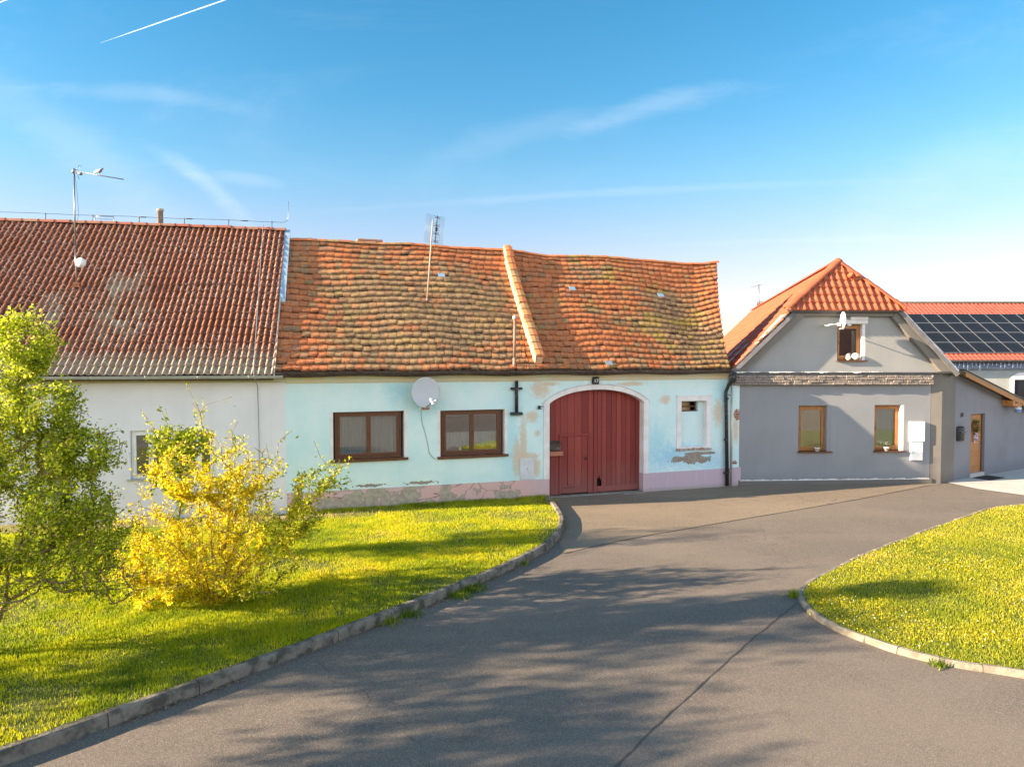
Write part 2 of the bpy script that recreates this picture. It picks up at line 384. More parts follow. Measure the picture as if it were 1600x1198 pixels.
def flat_tile():
    m, T = newmat('old_clay_tile'); oc = ocoord(T); r = T.attr('rnd'); x, y, z = T.sepxyz(oc)[:3]
    big = T.noise(T.map(oc, (.35, .5, .5)), 1.0, 5, .6, .3); mid = T.noise(oc, 4, 5, .6); fin = T.noise(oc, 22, 4, .7)
    col = T.ramp(r, [(0, (.54, .17, .065)), (.4, (.64, .20, .07)), (.7, (.66, .22, .08)), (.93, (.56, .19, .085)), (1, (.40, .17, .10))])
    # lichen gathers on some tiles
    l = T.m('ADD', T.m('ADD', T.m('MULTIPLY', big, 1.15), T.m('MULTIPLY', r, .17)), T.m('MULTIPLY', mid, .50))
    hotL = T.blob(x, z, 3.9, 5.4, 3.6, 2.2, big, 1.2, .1, 1.4); hotR = T.blob(x, z, 12.6, 5.2, 1.9, 2.4, big, 1.2, .1, 1.4)
    l = T.m('ADD', l, T.m('MULTIPLY', T.m('MAXIMUM', hotL, T.m('MULTIPLY', hotR, .8)), .34))
    l = T.m('ADD', l, T.m('MULTIPLY', T.m('SUBTRACT', fin, .5), .5))
    lich = T.sm(l, .93, 1.10)
    lcol = T.mix(T.sm(mid, .35, .65), (.43, .30, .14, 1), (.27, .19, .11, 1))
    lcol = T.mix(T.m('MULTIPLY', T.m('MULTIPLY', T.sm(T.noise(oc, 1.1, 3), .45, .6), T.sm(r, .3, .6)), T.m('ADD', .25, T.m('MULTIPLY', T.sm(x, 6, 11), .6))), lcol, (.42, .32, .06, 1))
    col = T.mix(T.m('MULTIPLY', lich, .85), col, lcol)
    col = T.mix(T.m('MULTIPLY', T.sm(fin, .52, .66), .65), col, (.18, .10, .06, 1))
    col = T.mix(T.m('MULTIPLY', T.sm(T.noise(oc, 30, 2), .66, .72), .5), col, (.62, .56, .44, 1))
    edge = T.attr('hgt'); col = T.mix(T.m('MULTIPLY', T.m('MULTIPLY', edge, T.sm(T.m('ADD', fin, T.m('MULTIPLY', mid, .5)), .52, .82)), .85), col, (.09, .055, .035, 1))  # black lichen on the tile lips, with the row shadow painted in
    col = T.mix(T.m('MULTIPLY', T.sm(T.noise(oc, 9, 5, .75), .55, .75), .45), col, (.22, .14, .08, 1))
    finish(T, col, .9, T.bump(T.m('ADD', fin, T.m('MULTIPLY', mid, .4)), .8, .015), spec=.08); return m
M['flat_tile'] = flat_tile()
def wave_tile():
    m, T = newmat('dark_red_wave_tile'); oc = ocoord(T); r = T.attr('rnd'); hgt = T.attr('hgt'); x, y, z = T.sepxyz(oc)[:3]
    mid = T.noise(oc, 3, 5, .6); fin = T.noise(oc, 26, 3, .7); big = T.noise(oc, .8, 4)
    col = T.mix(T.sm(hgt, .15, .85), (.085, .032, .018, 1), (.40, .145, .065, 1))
    col = T.mix(T.m('MULTIPLY', r, .35), col, (.20, .07, .05, 1))
    grey = T.blob(x, z, -4.5, 6.0, .65, .45, mid, 2.6, .1, 1.3)
    grey = T.m('MAXIMUM', grey, T.blob(x, z, -5.9, 5.3, .5, .6, mid, 2.6, .1, 1.3))
    grey = T.m('MAXIMUM', grey, T.blob(x, z, -4.3, 5.1, .8, .7, mid, 2.6, .0, 1.3))
    grey = T.m('MULTIPLY', grey, T.sm(T.m('ADD', T.m('MULTIPLY', r, .7), T.m('MULTIPLY', mid, .9)), .45, .85))
    low = T.m('SUBTRACT', 1, T.sm(T.m('ADD', z, T.m('MULTIPLY', mid, .9)), 4.2, 4.95))
    grey = T.m('MAXIMUM', grey, low)
    gcol = T.mix(fin, (.20, .17, .10, 1), (.42, .37, .29, 1))
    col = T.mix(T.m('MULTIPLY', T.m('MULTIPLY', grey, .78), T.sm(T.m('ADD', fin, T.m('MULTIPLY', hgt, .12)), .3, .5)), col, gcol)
    spk = T.m('MULTIPLY', T.sm(T.noise(oc, 15, 4, .75), .55, .62), T.sm(big, .3, .55))
    col = T.mix(T.m('MULTIPLY', spk, .8), col, (.50, .44, .38, 1))
    col = T.mix(T.m('MULTIPLY', T.sm(T.noise(oc, 14, 3), .6, .66), .6), col, (.07, .03, .02, 1))
    finish(T, col, .75, T.bump(fin, .5, .008), spec=.25); return m
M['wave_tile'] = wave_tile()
def new_tile(name, c1, c2):
    m, T = newmat(name); oc = ocoord(T); r = T.attr('rnd'); fin = T.noise(oc, 20, 3)
    col = T.mix(r, (*c1, 1), (*c2, 1)); col = T.mix(T.m('MULTIPLY', T.sm(T.noise(oc, 2, 5), .45, .75), .3), col, (.28, .09, .05, 1))
    finish(T, col, .6, T.bump(fin, .2, .004), spec=.3); return m
M['new_tile'] = new_tile('orange_red_tile', (.40, .10, .042), (.31, .076, .038))
M['red_metal'] = new_tile('red_sheet', (.44, .10, .065), (.38, .08, .055))
def stucco(name, c1, c2, sc=1.0, b=.8):
    m, T = newmat(name); oc = ocoord(T); n = T.noise(oc, .8, 5); f = T.noise(oc, 45, 4, .7); v = T.noise(T.map(oc, (2, 2, .3)), 1.5, 5)
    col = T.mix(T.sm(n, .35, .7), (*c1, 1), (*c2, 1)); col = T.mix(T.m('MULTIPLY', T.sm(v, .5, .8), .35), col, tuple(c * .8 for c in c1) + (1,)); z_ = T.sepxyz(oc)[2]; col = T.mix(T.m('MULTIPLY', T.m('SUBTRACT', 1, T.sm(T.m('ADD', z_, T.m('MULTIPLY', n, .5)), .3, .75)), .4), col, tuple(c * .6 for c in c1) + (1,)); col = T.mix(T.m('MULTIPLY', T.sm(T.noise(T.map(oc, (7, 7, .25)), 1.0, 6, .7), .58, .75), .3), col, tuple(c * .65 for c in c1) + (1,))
    col = T.mix(T.m('MULTIPLY', T.sm(f, .5, .7), .18), col, tuple(c * .55 for c in c1) + (1,))
    finish(T, col, .92, T.bump(f, b * .5, .003), spec=.15); return m
M['grey_stucco'] = stucco('grey_stucco', (.275, .275, .285), (.245, .25, .26))
M['annex_stucco'] = stucco('annex_stucco', (.225, .225, .245), (.195, .195, .215))
M['taupe_stucco'] = stucco('taupe_stucco', (.20, .18, .16), (.17, .155, .14))
M['white_wall'] = stucco('white_render', (.74, .72, .72), (.68, .66, .66), b=.4)
M['far_wall'] = stucco('far_render', (.36, .36, .335), (.30, .30, .28))
M['far_band'] = stucco('far_band_render', (.19, .22, .28), (.16, .18, .24))
M['concrete'] = mk('pale_concrete', (.50, .47, .43), (.42, .39, .36), 1.5, .9, .3, 60, fine=.15)
M['stone'] = mk('split_stone', (.33, .27, .23), (.20, .17, .15), 7, .95, .9, 22, .03, stretch=(1, 1, 2.5), fine=.5)
M['darkgrey_paint'] = mk('darkgrey_paint', (.12, .12, .13), (.16, .15, .15), 4, .7, .3, 40)
M['panel_black'] = mk('panel_black', (.012, .013, .016), (.018, .02, .024), 2, .4, 0, spec=.15)
M['alu'] = mk('alu', (.30, .31, .32), (.26, .26, .27), 4, .45, 0, metallic=.3)
M['olive_roof'] = mk('olive_metal_roof', (.24, .20, .13), (.20, .17, .12), 3, .5, .1, 30)
M['rope_white'] = mk('bulb_white', (.85, .85, .88), (.7, .75, .85), 4, .4, 0)
M['lace'] = None
def cloth(name, c, alpha):
    m, T = newmat(name); oc = ocoord(T); d = T.n('ShaderNodeBsdfDiffuse'); d.inputs[0].default_value = (*c, 1)
    tr = T.n('ShaderNodeBsdfTransparent'); mx = T.n('ShaderNodeMixShader')
    f = T.m('MULTIPLY', T.m('ADD', .72, T.m('MULTIPLY', T.noise(T.map(oc, (14, 1, .6)), 2, 3), .4)), alpha, clamp=True)
    T.put(mx.inputs[0], f); T.put(mx.inputs[1], tr.outputs[0]); T.put(mx.inputs[2], d.outputs[0])
    T.put(T.n('ShaderNodeOutputMaterial').inputs[0], mx.outputs[0]); return m
M['sheer'] = cloth('sheer_curtain', (.78, .78, .74), .75)
M['lace'] = cloth('lace_curtain', (.85, .85, .80), .95)
def glass():
    m, T = newmat('window_glass'); g = T.n('ShaderNodeBsdfGlossy'); g.inputs[0].default_value = (.95, .97, 1, 1); g.inputs['Roughness'].default_value = .015
    b = T.bump(T.noise(ocoord(T), 1.6, 2), .06, .02); T.put(g.inputs['Normal'], b)
    tr = T.n('ShaderNodeBsdfTransparent'); tr.inputs[0].default_value = (.85, .88, .87, 1); mx = T.n('ShaderNodeMixShader')
    fr = T.n('ShaderNodeFresnel'); fr.inputs[0].default_value = 1.7
    T.put(mx.inputs[0], T.m('MULTIPLY', fr.outputs[0], 3.0, clamp=True)); T.put(mx.inputs[1], tr.outputs[0]); T.put(mx.inputs[2], g.outputs[0])
    T.put(T.n('ShaderNodeOutputMaterial').inputs[0], mx.outputs[0]); return m
M['glass'] = glass()
def asphalt(name, c1, c2, tan=None):
    m, T = newmat(name); oc = ocoord(T)
    v = T.n('ShaderNodeTexVoronoi'); T.put(v.inputs['Vector'], oc); v.inputs['Scale'].default_value = 130
    sp = T.sepxyz(v.outputs['Color'])[0]; n = T.noise(oc, .5, 6, .6); n2 = T.noise(oc, 3.5, 5, .6); f = T.noise(oc, 160, 3, .7)
    col = T.mix(T.sm(n, .3, .7), (*c1, 1), (*c2, 1)); col = T.mix(T.m('MULTIPLY', T.sm(n2, .45, .75), .25), col, tuple(c * .7 for c in c1) + (1,))
    col = T.mix(T.m('MULTIPLY', T.sm(sp, .62, .9), .55), col, tuple(min(1, c * 2.3) for c in c1) + (1,))
    col = T.mix(T.m('MULTIPLY', T.sm(sp, .45, .1), .5), col, tuple(c * .4 for c in c1) + (1,))
    cr = T.n('ShaderNodeTexVoronoi', feature='DISTANCE_TO_EDGE'); wv = T.n('ShaderNodeVectorMath', operation='ADD')
    nz = T.n('ShaderNodeTexNoise'); nz.inputs['Scale'].default_value = 1.2; T.put(nz.inputs['Vector'], oc)
    T.put(wv.inputs[0], oc); T.put(wv.inputs[1], nz.outputs['Color']); T.put(cr.inputs['Vector'], wv.outputs[0]); cr.inputs['Scale'].default_value = .13
    ck = T.m('MULTIPLY', T.m('SUBTRACT', 1, T.sm(cr.outputs['Distance'], .0008, .0022)), T.sm(n2, .4, .55))
    col = T.mix(T.m('MULTIPLY', ck, .5), col, (.04, .035, .03, 1))
    big = T.noise(T.map(oc, (.16, .5, 1), (0, 0, R(35))), 1.0, 6, .65, .6); col = T.mix(T.m('MULTIPLY', T.sm(big, .42, .62), .30), col, tuple(c * 1.45 for c in c1) + (1,))
    st_ = T.noise(oc, .9, 5, .7); col = T.mix(T.m('MULTIPLY', T.sm(st_, .58, .72), .35), col, tuple(c * .5 for c in c1) + (1,))
    grit = T.n('ShaderNodeTexVoronoi'); T.put(grit.inputs['Vector'], oc); grit.inputs['Scale'].default_value = 7; col = T.mix(T.m('MULTIPLY', T.m('SUBTRACT', 1, T.sm(grit.outputs['Distance'], .03, .06)), .6), col, (.30, .24, .17, 1))
    finish(T, col, .85, T.bump(T.m('ADD', sp, f), .55, .006), spec=.3); return m
M['asphalt'] = asphalt('grey_asphalt', (.168, .136, .110), (.140, .116, .097))
M['tan_asphalt'] = asphalt('tan_worn_asphalt', (.215, .165, .117), (.178, .142, .106))
M['tar'] = mk('dark_seam', (.085, .072, .06), (.12, .10, .085), 6, .9, .3, 60)
M['kerbstone'] = mk('kerb_concrete', (.22, .19, .15), (.075, .07, .055), 4.5, .95, .8, 28, .012, lo=.42, hi=.62, fine=.3)
M['kerbpale'] = mk('pale_kerbstone', (.29, .245, .19), (.15, .13, .10), 5, .95, .7, 28, .012, fine=.2)
M['soil'] = mk('soil', (.30, .22, .13), (.16, .15, .05), 2.2, .98, .8, 30, .02, fine=.3)
M['turf'] = mk('turf_soil', (.10, .12, .02), (.16, .15, .03), 2.5, .98, .8, 30, .02, fine=.3)

def leafmat(name, stops, trans=.45, rough=.5):
    m, T = newmat(name); r = T.attr('rnd'); col = T.ramp(r, stops)
    d = T.n('ShaderNodeBsdfPrincipled'); T.put(d.inputs['Base Color'], col); d.inputs['Roughness'].default_value = rough; d.inputs['Specular IOR Level'].default_value = .25
    t = T.n('ShaderNodeBsdfTranslucent'); T.put(t.inputs[0], col); mx = T.n('ShaderNodeMixShader'); mx.inputs[0].default_value = trans
    T.put(mx.inputs[1], d.outputs[0]); T.put(mx.inputs[2], t.outputs[0]); T.put(T.n('ShaderNodeOutputMaterial').inputs[0], mx.outputs[0]); return m
M['grass'] = leafmat('grass_blades', [(0, (.10, .17, .008)), (.35, (.34, .41, .010)), (.7, (.56, .54, .010)), (.93, (.66, .56, .02)), (1, (.58, .46, .14))], .5)
M['grass2'] = leafmat('meadow_blades', [(0, (.15, .22, .012)), (.5, (.38, .40, .02)), (.85, (.54, .48, .03)), (1, (.60, .50, .15))], .5)
M['petal'] = leafmat('yellow_petals', [(0, (.60, .40, .01)), (.5, (.78, .54, .01)), (.9, (.84, .62, .03)), (.93, (.8, .8, .7)), (1, (.85, .85, .8))], .4)
M['forsythia'] = leafmat('forsythia_bloom', [(0, (.33, .23, .01)), (.3, (.58, .45, .008)), (.7, (.75, .62, .012)), (1, (.86, .76, .05))], .5)
M['leaf'] = leafmat('fresh_leaf', [(0, (.12, .19, .012)), (.4, (.34, .42, .016)), (.8, (.58, .60, .03)), (1, (.68, .64, .08))], .52)
M['leaf_dark'] = leafmat('dark_leaf', [(0, (.04, .08, .012)), (.6, (.09, .15, .02)), (1, (.16, .22, .03))], .35)
M['bark'] = mk('grey_bark', (.20, .155, .12), (.12, .095, .075), 6, .9, .5, 30, .01)
M['bark2'] = mk('tan_bark', (.30, .20, .11), (.17, .11, .06), 6, .9, .5, 30, .01)

# ================================================================ ground
def smooth_poly(P, n=6):
    out = []
    for i in range(len(P) - 1):
        p0 = P[max(i - 1, 0)]; p1 = P[i]; p2 = P[i + 1]; p3 = P[min(i + 2, len(P) - 1)]
        for k in range(n):
            t = k / n
            out.append(tuple(.5 * ((2 * p1[j]) + (-p0[j] + p2[j]) * t + (2 * p0[j] - 5 * p1[j] + 4 * p2[j] - p3[j]) * t * t + (-p0[j] + 3 * p1[j] - 3 * p2[j] + p3[j]) * t ** 3) for j in (0, 1)))
    return out + [P[-1]]
def flat(name, pts, z, mat, kind='structure', thick=None):
    tri = tessellate_polygon([[Vector((x, y, 0)) for x, y in pts]])
    fs = []
    for t in tri:
        a, b, c = [pts[i] for i in t]
        fs.append(t if (b[0] - a[0]) * (c[1] - a[1]) - (c[0] - a[0]) * (b[1] - a[1]) > 0 else t[::-1])
    o = mesh_np(name, [(x, y, z) for x, y in pts], fs, mat); tag(o, kind=kind); return o
flat('ground', [(-400, -400), (400, -400), (400, 400), (-400, 400)], -.006, M['asphalt'])
KL = smooth_poly([(-12, 1.2), (-9.5, 3.0), (-7.2, 4.9), (-6.0, 6.0), (-5.07, 6.86), (-4.34, 7.72), (-3.76, 8.39), (-3.24, 9.05), (-2.4, 10.1), (-1.6, 11.15), (-.64, 12.5), (.24, 13.88), (.78, 14.95), (1.12, 16.1), (1.28, 17.4), (1.22, 18.8), (1.08, 20.1)])
KR = smooth_poly([(21, 20.3), (17, 19.9), (13.8, 19.3), (12.6, 18.75), (11.28, 17.75), (9.71, 16.5), (8.38, 15.4), (6.95, 14.2), (6.05, 13.35), (5.23, 12.5), (4.86, 11.95), (4.73, 11.4), (4.70, 10.8), (4.84, 10.28), (5.05, 9.9), (5.32, 9.5), (5.72, 9.18), (6.2, 8.95), (6.7, 8.72), (7.6, 8.4), (9.0, 8.0), (11, 7.6), (14, 7.2)])
p0 = FB.w(7.2, -.02); lawnL = KL + [(p0.x, p0.y), (FB.x, FB.y), tuple(FW.w(-14, -.02)[:2]), (-30, 14), (-30, 1.2)]
def inset(P, d):
    out = []
    for i, p in enumerate(P):
        a = Vector(P[max(i - 1, 0)]); b = Vector(P[min(i + 1, len(P) - 1)]); t = (b - a).normalized(); out.append((p[0] - t.y * d, p[1] + t.x * d))
    return out
LZ, RZ = .03, .06
def lawnz(X, Y):
    wl = np.where(X < -5.79, 18.19 + (X + 5.79) * .194, 18.19 + (X + 5.79) * .339); g = np.clip((wl - Y) / 4.5, 0, 1); return .045 + .085 * g * g * (3 - 2 * g)
flat('lawn', inset(KL, .07) + lawnL[len(KL):], LZ, M['turf'])
lawnR = KR + [(40, 7), (40, 20.3)]
flat('meadow', inset(KR, .05) + lawnR[len(KR):], RZ, M['turf'])
tanp = [(1.07, 14.60), (1.97, 15.33), (2.93, 16.02), (4.88, 17.23), (7.35, 18.73), (10.05, 20.42), (13.41, 22.66)]
flat('forecourt', tanp + [(14.0, 22.95), (13.8, 23.3), (7.4, 22.7), tuple(FB.w(13.8, .3)[:2]), tuple(FB.w(10.4, .3)[:2]), tuple(FB.w(7.3, .5)[:2]), (.9, 20.2)], 0, M['tan_asphalt'])
def ribbon(name, P, wd, z, mat):
    random.seed(len(P)); P = smooth_poly(P, 10); A = []; Bq = []
    for i, p in enumerate(P):
        a = Vector(P[max(i - 1, 0)]); b = Vector(P[min(i + 1, len(P) - 1)]); t = (b - a).normalized(); d = wd * random.uniform(.5, 1.3); o = random.uniform(-.008, .008)
        A.append((p[0] - t.y * (d + o), p[1] + t.x * (d + o), z)); Bq.append((p[0] + t.y * (d - o), p[1] - t.x * (d - o), z))
    n = len(P); o = mesh_np(name, A + Bq, [(i, i + n, i + n + 1, i + 1) for i in range(n - 1)], mat); return tag(o, kind='structure')
ribbon('asphalt_seam', tanp, .009, .004, M['tar'])
ribbon('tar_crack', [(.7, 6.4), (1.01, 6.86), (1.72, 7.84), (3.06, 9.59), (4.0, 10.75), (4.7, 11.6)], .010, .0, M['tar'])
flat('concrete_driveway', [(14.25, 23.10), (14.5, 21.9), (15.17, 20.95), (17, 19.95), (21, 20.35), (40, 20.35), (40, 45), (24, 45), tuple(FA.w(9, .2)[:2]), tuple(FA.w(.86, .2)[:2])], .012, M['concrete'])
flat('dirt_strip', [tuple(FW.w(-14, -.04)[:2]), tuple(FW.w(-14, -1.3)[:2]), tuple(FW.w(-5, -1.2)[:2]), tuple(FW.w(-1, -.95)[:2]), tuple(FB.w(1.2, -.6)[:2]), tuple(FB.w(4.2, -.1)[:2]), tuple(FB.w(4.2, -.04)[:2]), tuple(FB.w(0, -.04)[:2])], LZ + .024, M['soil'])
def kerb(name, P, wd, h, mat, unit, wob, seed, label=None):
    random.seed(seed)
    mb = MB(); P = [Vector((*p, 0)) for p in P]
    # walk along the line, one stone at a time
    L = [0]
    for i in range(1, len(P)): L.append(L[-1] + (P[i] - P[i - 1]).length)
    def at(s):
        for i in range(1, len(P)):
            if L[i] >= s:
                q = (s - L[i - 1]) / (L[i] - L[i - 1]); return P[i - 1].lerp(P[i], q), (P[i] - P[i - 1]).normalized()
        return P[-1], (P[-1] - P[-2]).normalized()
    s = 0
    while s < L[-1] - .1:
        u = unit * random.uniform(.85, 1.15); e = min(s + u - .008, L[-1]); dz = random.uniform(-wob, wob); dx = random.uniform(-wob, wob)
        k = max(3, int((e - s) / .13)); rows = []
        for j in range(k + 1):
            p, t = at(s + (e - s) * j / k); nr = Vector((-t.y, t.x, 0)); r = lambda a=.005: random.uniform(-a, a)
            prof = [(0, -.05), (0 + r(), h * .45), (.004 + r(), h - .025 + r()), (.028 + r(.004), h + r(.004)), (wd - .02, h + r(.004)), (wd, h - .02), (wd, -.05)]
            rows.append([p + nr * (a + dx) + Vector((0, 0, z + dz)) for a, z in prof])
        n = 7; vs = [q for rr in rows for q in rr]
        fs = [(a * n + b, a * n + b + 1, (a + 1) * n + b + 1, (a + 1) * n + b) for a in range(k) for b in range(n - 1)] + [tuple(range(n)), tuple(k * n + b for b in range(n))[::-1]]
        mb._add(vs, fs); s += u
    o = mb.build(name, mat); tag(o, kind='structure'); return o
gx_ = np.arange(-14, 1.5, .11); gy_ = np.arange(1.3, 20.6, .11); XX, YY = np.meshgrid(gx_, gy_)
V_ = np.stack([XX.ravel(), YY.ravel(), lawnz(XX.ravel(), YY.ravel())], 1); nx_ = len(gx_); q_ = (np.arange(len(gy_) - 1)[:, None] * nx_ + np.arange(nx_ - 1)[None]).ravel()
in_poly = lambda poly, X, Y: inside(poly, X, Y)
def inside(poly, X, Y):
    c = np.zeros(len(X), bool); n = len(poly); j = n - 1
    for i in range(n):
        xi, yi = poly[i]; xj, yj = poly[j]
        if yi != yj: c ^= ((yi > Y) != (yj > Y)) & (X < (xj - xi) * (Y - yi) / (yj - yi) + xi)
        j = i
    return c
pin_ = inside(inset(KL, .02) + lawnL[len(KL):], V_[:, 0], V_[:, 1]); q_ = q_[pin_[q_] & pin_[q_ + 1] & pin_[q_ + nx_] & pin_[q_ + nx_ + 1]]
tag(mesh_np('lawn', V_, np.stack([q_, q_ + 1, q_ + nx_ + 1, q_ + nx_], 1), M['turf'], None, None, True), kind='structure')
kerb('kerb', KL, .13, .15, M['kerbstone'], 1.0, .006, 3)
kerb('kerb', KR, .10, .075, M['kerbpale'], .55, .01, 5)

# ================================================================ shared builders
def gutter_mb(mb, a, b, r=.07, n=16, sag=0.0):
    a, b = Vector(a), Vector(b); t = (b - a).normalized(); side = Vector((0, 0, 1)).cross(t).normalized(); vs = []
    K = 9
    for i in range(n + 1):
        c = a.lerp(b, i / n); c.z += -sag * math.sin(math.pi * i / n)
        for rr in (r, r - .008):
            for j in range(K):
                q = math.pi + math.pi * j / (K - 1); vs.append(c + side * (rr * math.cos(q)) + Vector((0, 0, rr * math.sin(q))))
    fs = []
    for i in range(n):
        o = i * 2 * K; p = (i + 1) * 2 * K
        for j in range(K - 1):
            fs.append((o + j, o + j + 1, p + j + 1, p + j)); fs.append((o + K + j, p + K + j, p + K + j + 1, o + K + j + 1))
        for j in (0, K - 1): fs.append((o + j, p + j, p + K + j, o + K + j))
    for o in (0, n * 2 * K): 
        for j in range(K - 1): fs.append((o + j, o + j + 1, o + K + j + 1, o + K + j))
    mb._add(vs, fs, False)
    for i in range(1, n, 3): # brackets / joints
        c = a.lerp(b, i / n); c.z -= sag * math.sin(math.pi * i / n)
        mb.tube([c + t * k + side * ((r + .006) * math.cos(math.pi + math.pi * j / 8)) + Vector((0, 0, (r + .006) * math.sin(math.pi + math.pi * j / 8))) for k in (0,) for j in range(9)], .007, 5)
def wave_roof(name, O, ux, us, xl, xr, length, rowh, pitch, amp, mat, parent, step=.03, lo=-20, hi=20, disp=None, sub=8, smooth=True):
    O, ux, us = Vector(O), Vector(ux).normalized(), Vector(us).normalized(); nrm = ux.cross(us).normalized()
    V = []; Fq = []; RN = []; HG = []; rows = int(math.ceil(length / rowh)); xs = np.arange(lo, hi + 1e-6, pitch / sub); rng = np.random.RandomState(3)
    for r in range(rows):
        s0, s1 = r * rowh, min((r + 1) * rowh + .02, length + .01)
        ph = xs / pitch; fr_ = ph - np.floor(ph)
        prof = np.where(fr_ < .55, np.sin(np.pi * fr_ / .55) ** 1.0, 0.0) + np.where(fr_ >= .55, -.18 * np.sin(np.pi * (fr_ - .55) / .45), 0)
        ti = np.floor(ph).astype(int); rnd = rng.rand(5000)[(ti - ti.min()) % 5000]; jit = (rng.rand(5000)[(ti - ti.min()) % 5000] - .5) * .008
        base = len(V) // 1
        for k, (s, lift) in enumerate(((s0, 0.0), (s0, step), ((s0 + s1) / 2, step * .55), (s1, .0))):
            cx = np.clip(xs, xl(s), xr(s)); a = amp if k else amp * .6
            for i, x in enumerate(cx):
                h = prof[i] * a + lift + jit[i]
                p = O + ux * x + us * s + nrm * h
                if disp: p.z += disp(x, s)
                V.append(p); RN.append(rnd[i]); HG.append(max(0, prof[i]) if k else 0)
        m = len(xs)
        cA = np.clip(xs, xl(s0), xr(s0)); cB = np.clip(xs, xl(s1), xr(s1))
        for i in range(m - 1):
            if cA[i] == cA[i + 1] and cB[i] == cB[i + 1]: continue
            for k in range(3): b = base + k * m + i; Fq.append((b, b + 1, b + 1 + m, b + m))
    used = np.unique(np.array(Fq)); remap = np.full(len(V), -1); remap[used] = np.arange(len(used))
    return mesh_np(name, [V[i] for i in used], remap[np.array(Fq)], mat, parent, {'rnd': np.array(RN)[used], 'hgt': np.array(HG)[used]}, smooth)
def ridge_caps(mb, pts, r, unit=.36, squash=.75):
    """overlapping half-round ridge tiles along a 3d line"""
    pts = [Vector(p) for p in pts]
    for a, b in zip(pts[:-1], pts[1:]):
        n = max(1, int((b - a).length / unit)); t = (b - a).normalized(); side = Vector((0, 0, 1)).cross(t).normalized(); up = t.cross(side)
        for i in range(n):
            mb.cur = random.random(); p = a.lerp(b, i / n); q = a.lerp(b, (i + 1.12) / n); j = random.uniform(-.008, .008); vs = []
            for c, rr in ((p, r * 1.0), (q, r * 1.16)):
                for k in range(7):
                    an = math.pi * k / 6; vs.append(c + side * (rr * math.cos(an)) + up * (rr * squash * math.sin(an) + j))
            for c, rr in ((p, r * .82), (q, r * .98)):
                for k in range(7):
                    an = math.pi * k / 6; vs.append(c + side * (rr * math.cos(an)) + up * (rr * squash * math.sin(an) + j))
            fs = [(k, k + 1, 8 + k, 7 + k) for k in range(6)] + [(14 + k, 21 + k, 22 + k, 15 + k) for k in range(6)] + [(7 + k, 8 + k, 22 + k, 21 + k) for k in range(6)] + [(k, 14 + k, 15 + k, k + 1) for k in range(6)] + [(0, 7, 21, 14), (6, 20, 27, 13)]
            mb._add(vs, fs)
def dish(name, fr, loc, rx, rz, yaw, tilt, parent_label, cat, lnb=True, arm_to=None, mat=None, small=False):
    """reflector, arm, lnb, bracket; local frame: dish faces -y"""
    e = empty(name, fr, loc, parent_label, cat); e.rotation_euler = (R(tilt), 0, fr.a + R(yaw))
    mb = MB(); K = 32; vs = []; prof = [(0, .10), (.35, .088), (.7, .05), (.93, .0), (1.0, -.012), (1.0, .004), (.93, .02), (.7, .065), (.35, .103), (0.01, .115)]
    for r_, d in prof:
        for j in range(K): q = 2 * math.pi * j / K; vs.append((rx * r_ * math.cos(q), d * rx * 1.6, rz * r_ * math.sin(q)))
    fs = [(i * K + j, i * K + (j + 1) % K, (i + 1) * K + (j + 1) % K, (i + 1) * K + j) for i in range(len(prof) - 1) for j in range(K)]
    mb._add(vs, fs, True); mb.build('reflector', mat or M['white_plastic'], e)
    mb = MB(); mb.tube([(0, .05, -rz * .95), (rx * .18, -rz * .35, -rz * .86), (rx * .42, -rz * .75, -rz * .62)], .014 if not small else .01, 6); mb.build('arm', M['wire_grey'], e)
    mb = MB(); c = Vector((rx * .42, -rz * .78, -rz * .58))
    for dx, dz in (((-.05, .03), (.06, .0), (.0, -.07)) if not small else ((0, 0),)):
        mb.tube([c + Vector((dx, .03, dz)), c + Vector((dx, -.02, dz)), c + Vector((dx, -.09, dz * 1.2))], [.038, .034, .018], 10)
    mb.tube([c + Vector((-.07, .0, -.02)), c + Vector((.08, .0, -.02))], .014, 6); mb.build('receiver', M['white_plastic'], e)
    mb = MB(); mb.box(-.08, .08, .10, .16, -rz * .75, -rz * .3); mb.tube([(0, .14, -rz * .5), (0, .42, -rz * .55)], .025, 8); mb.box(-.1, .1, .0, .08, -rz * 1.12, -rz * .93); mb.build('bracket', M['rust'] if not small else M['zinc'], e)
    return e

# ================================================================ blue house
BH = empty('old_house', FB, (0, 0, 0), 'old turquoise cottage with pink plinth, mossy tile roof and big red arched gate', 'house')
GX0, GX1, GSP, GTOP = 7.256, 10.33, 2.74, 3.14
def arch(x, off=0.0):
    """height of the arch soffit (basket shaped) at x, widened by off"""
    c = (GX0 + GX1) / 2; hw = (GX1 - GX0) / 2 + off; q = min(1, abs(x - c) / hw)
    return GSP + (GTOP - GSP + off * .8) * (1 - q ** 2.15) ** .78 if q < 1 else GSP
def arch_pts(off, n=28):
    c = (GX0 + GX1) / 2; hw = (GX1 - GX0) / 2 + off
    return [(c - hw * math.cos(math.pi * i / n), arch(c - hw * math.cos(math.pi * i / n), off)) for i in range(n + 1)]
op = .04
gate_hole = [(GX0 - op, 0)] + arch_pts(op) + [(GX1 + op, 0)]
def rect(x0, x1, z0, z1): return [(x0, z0), (x1, z0), (x1, z1), (x0, z1)]
WIN = [(1.16, 3.04, 1.36, 2.645), (4.03, 5.90, 1.33, 2.625)]
NIC = (11.64, 12.56, 1.31, 2.745)
outer = [(-.02, -.1)] + [(GX0 - op, -.1)] + gate_hole[1:-1] + [(GX1 + op, -.1), (13.86, -.1), (13.86, 3.35), (13.35, 3.62), (-.02, 3.62)]
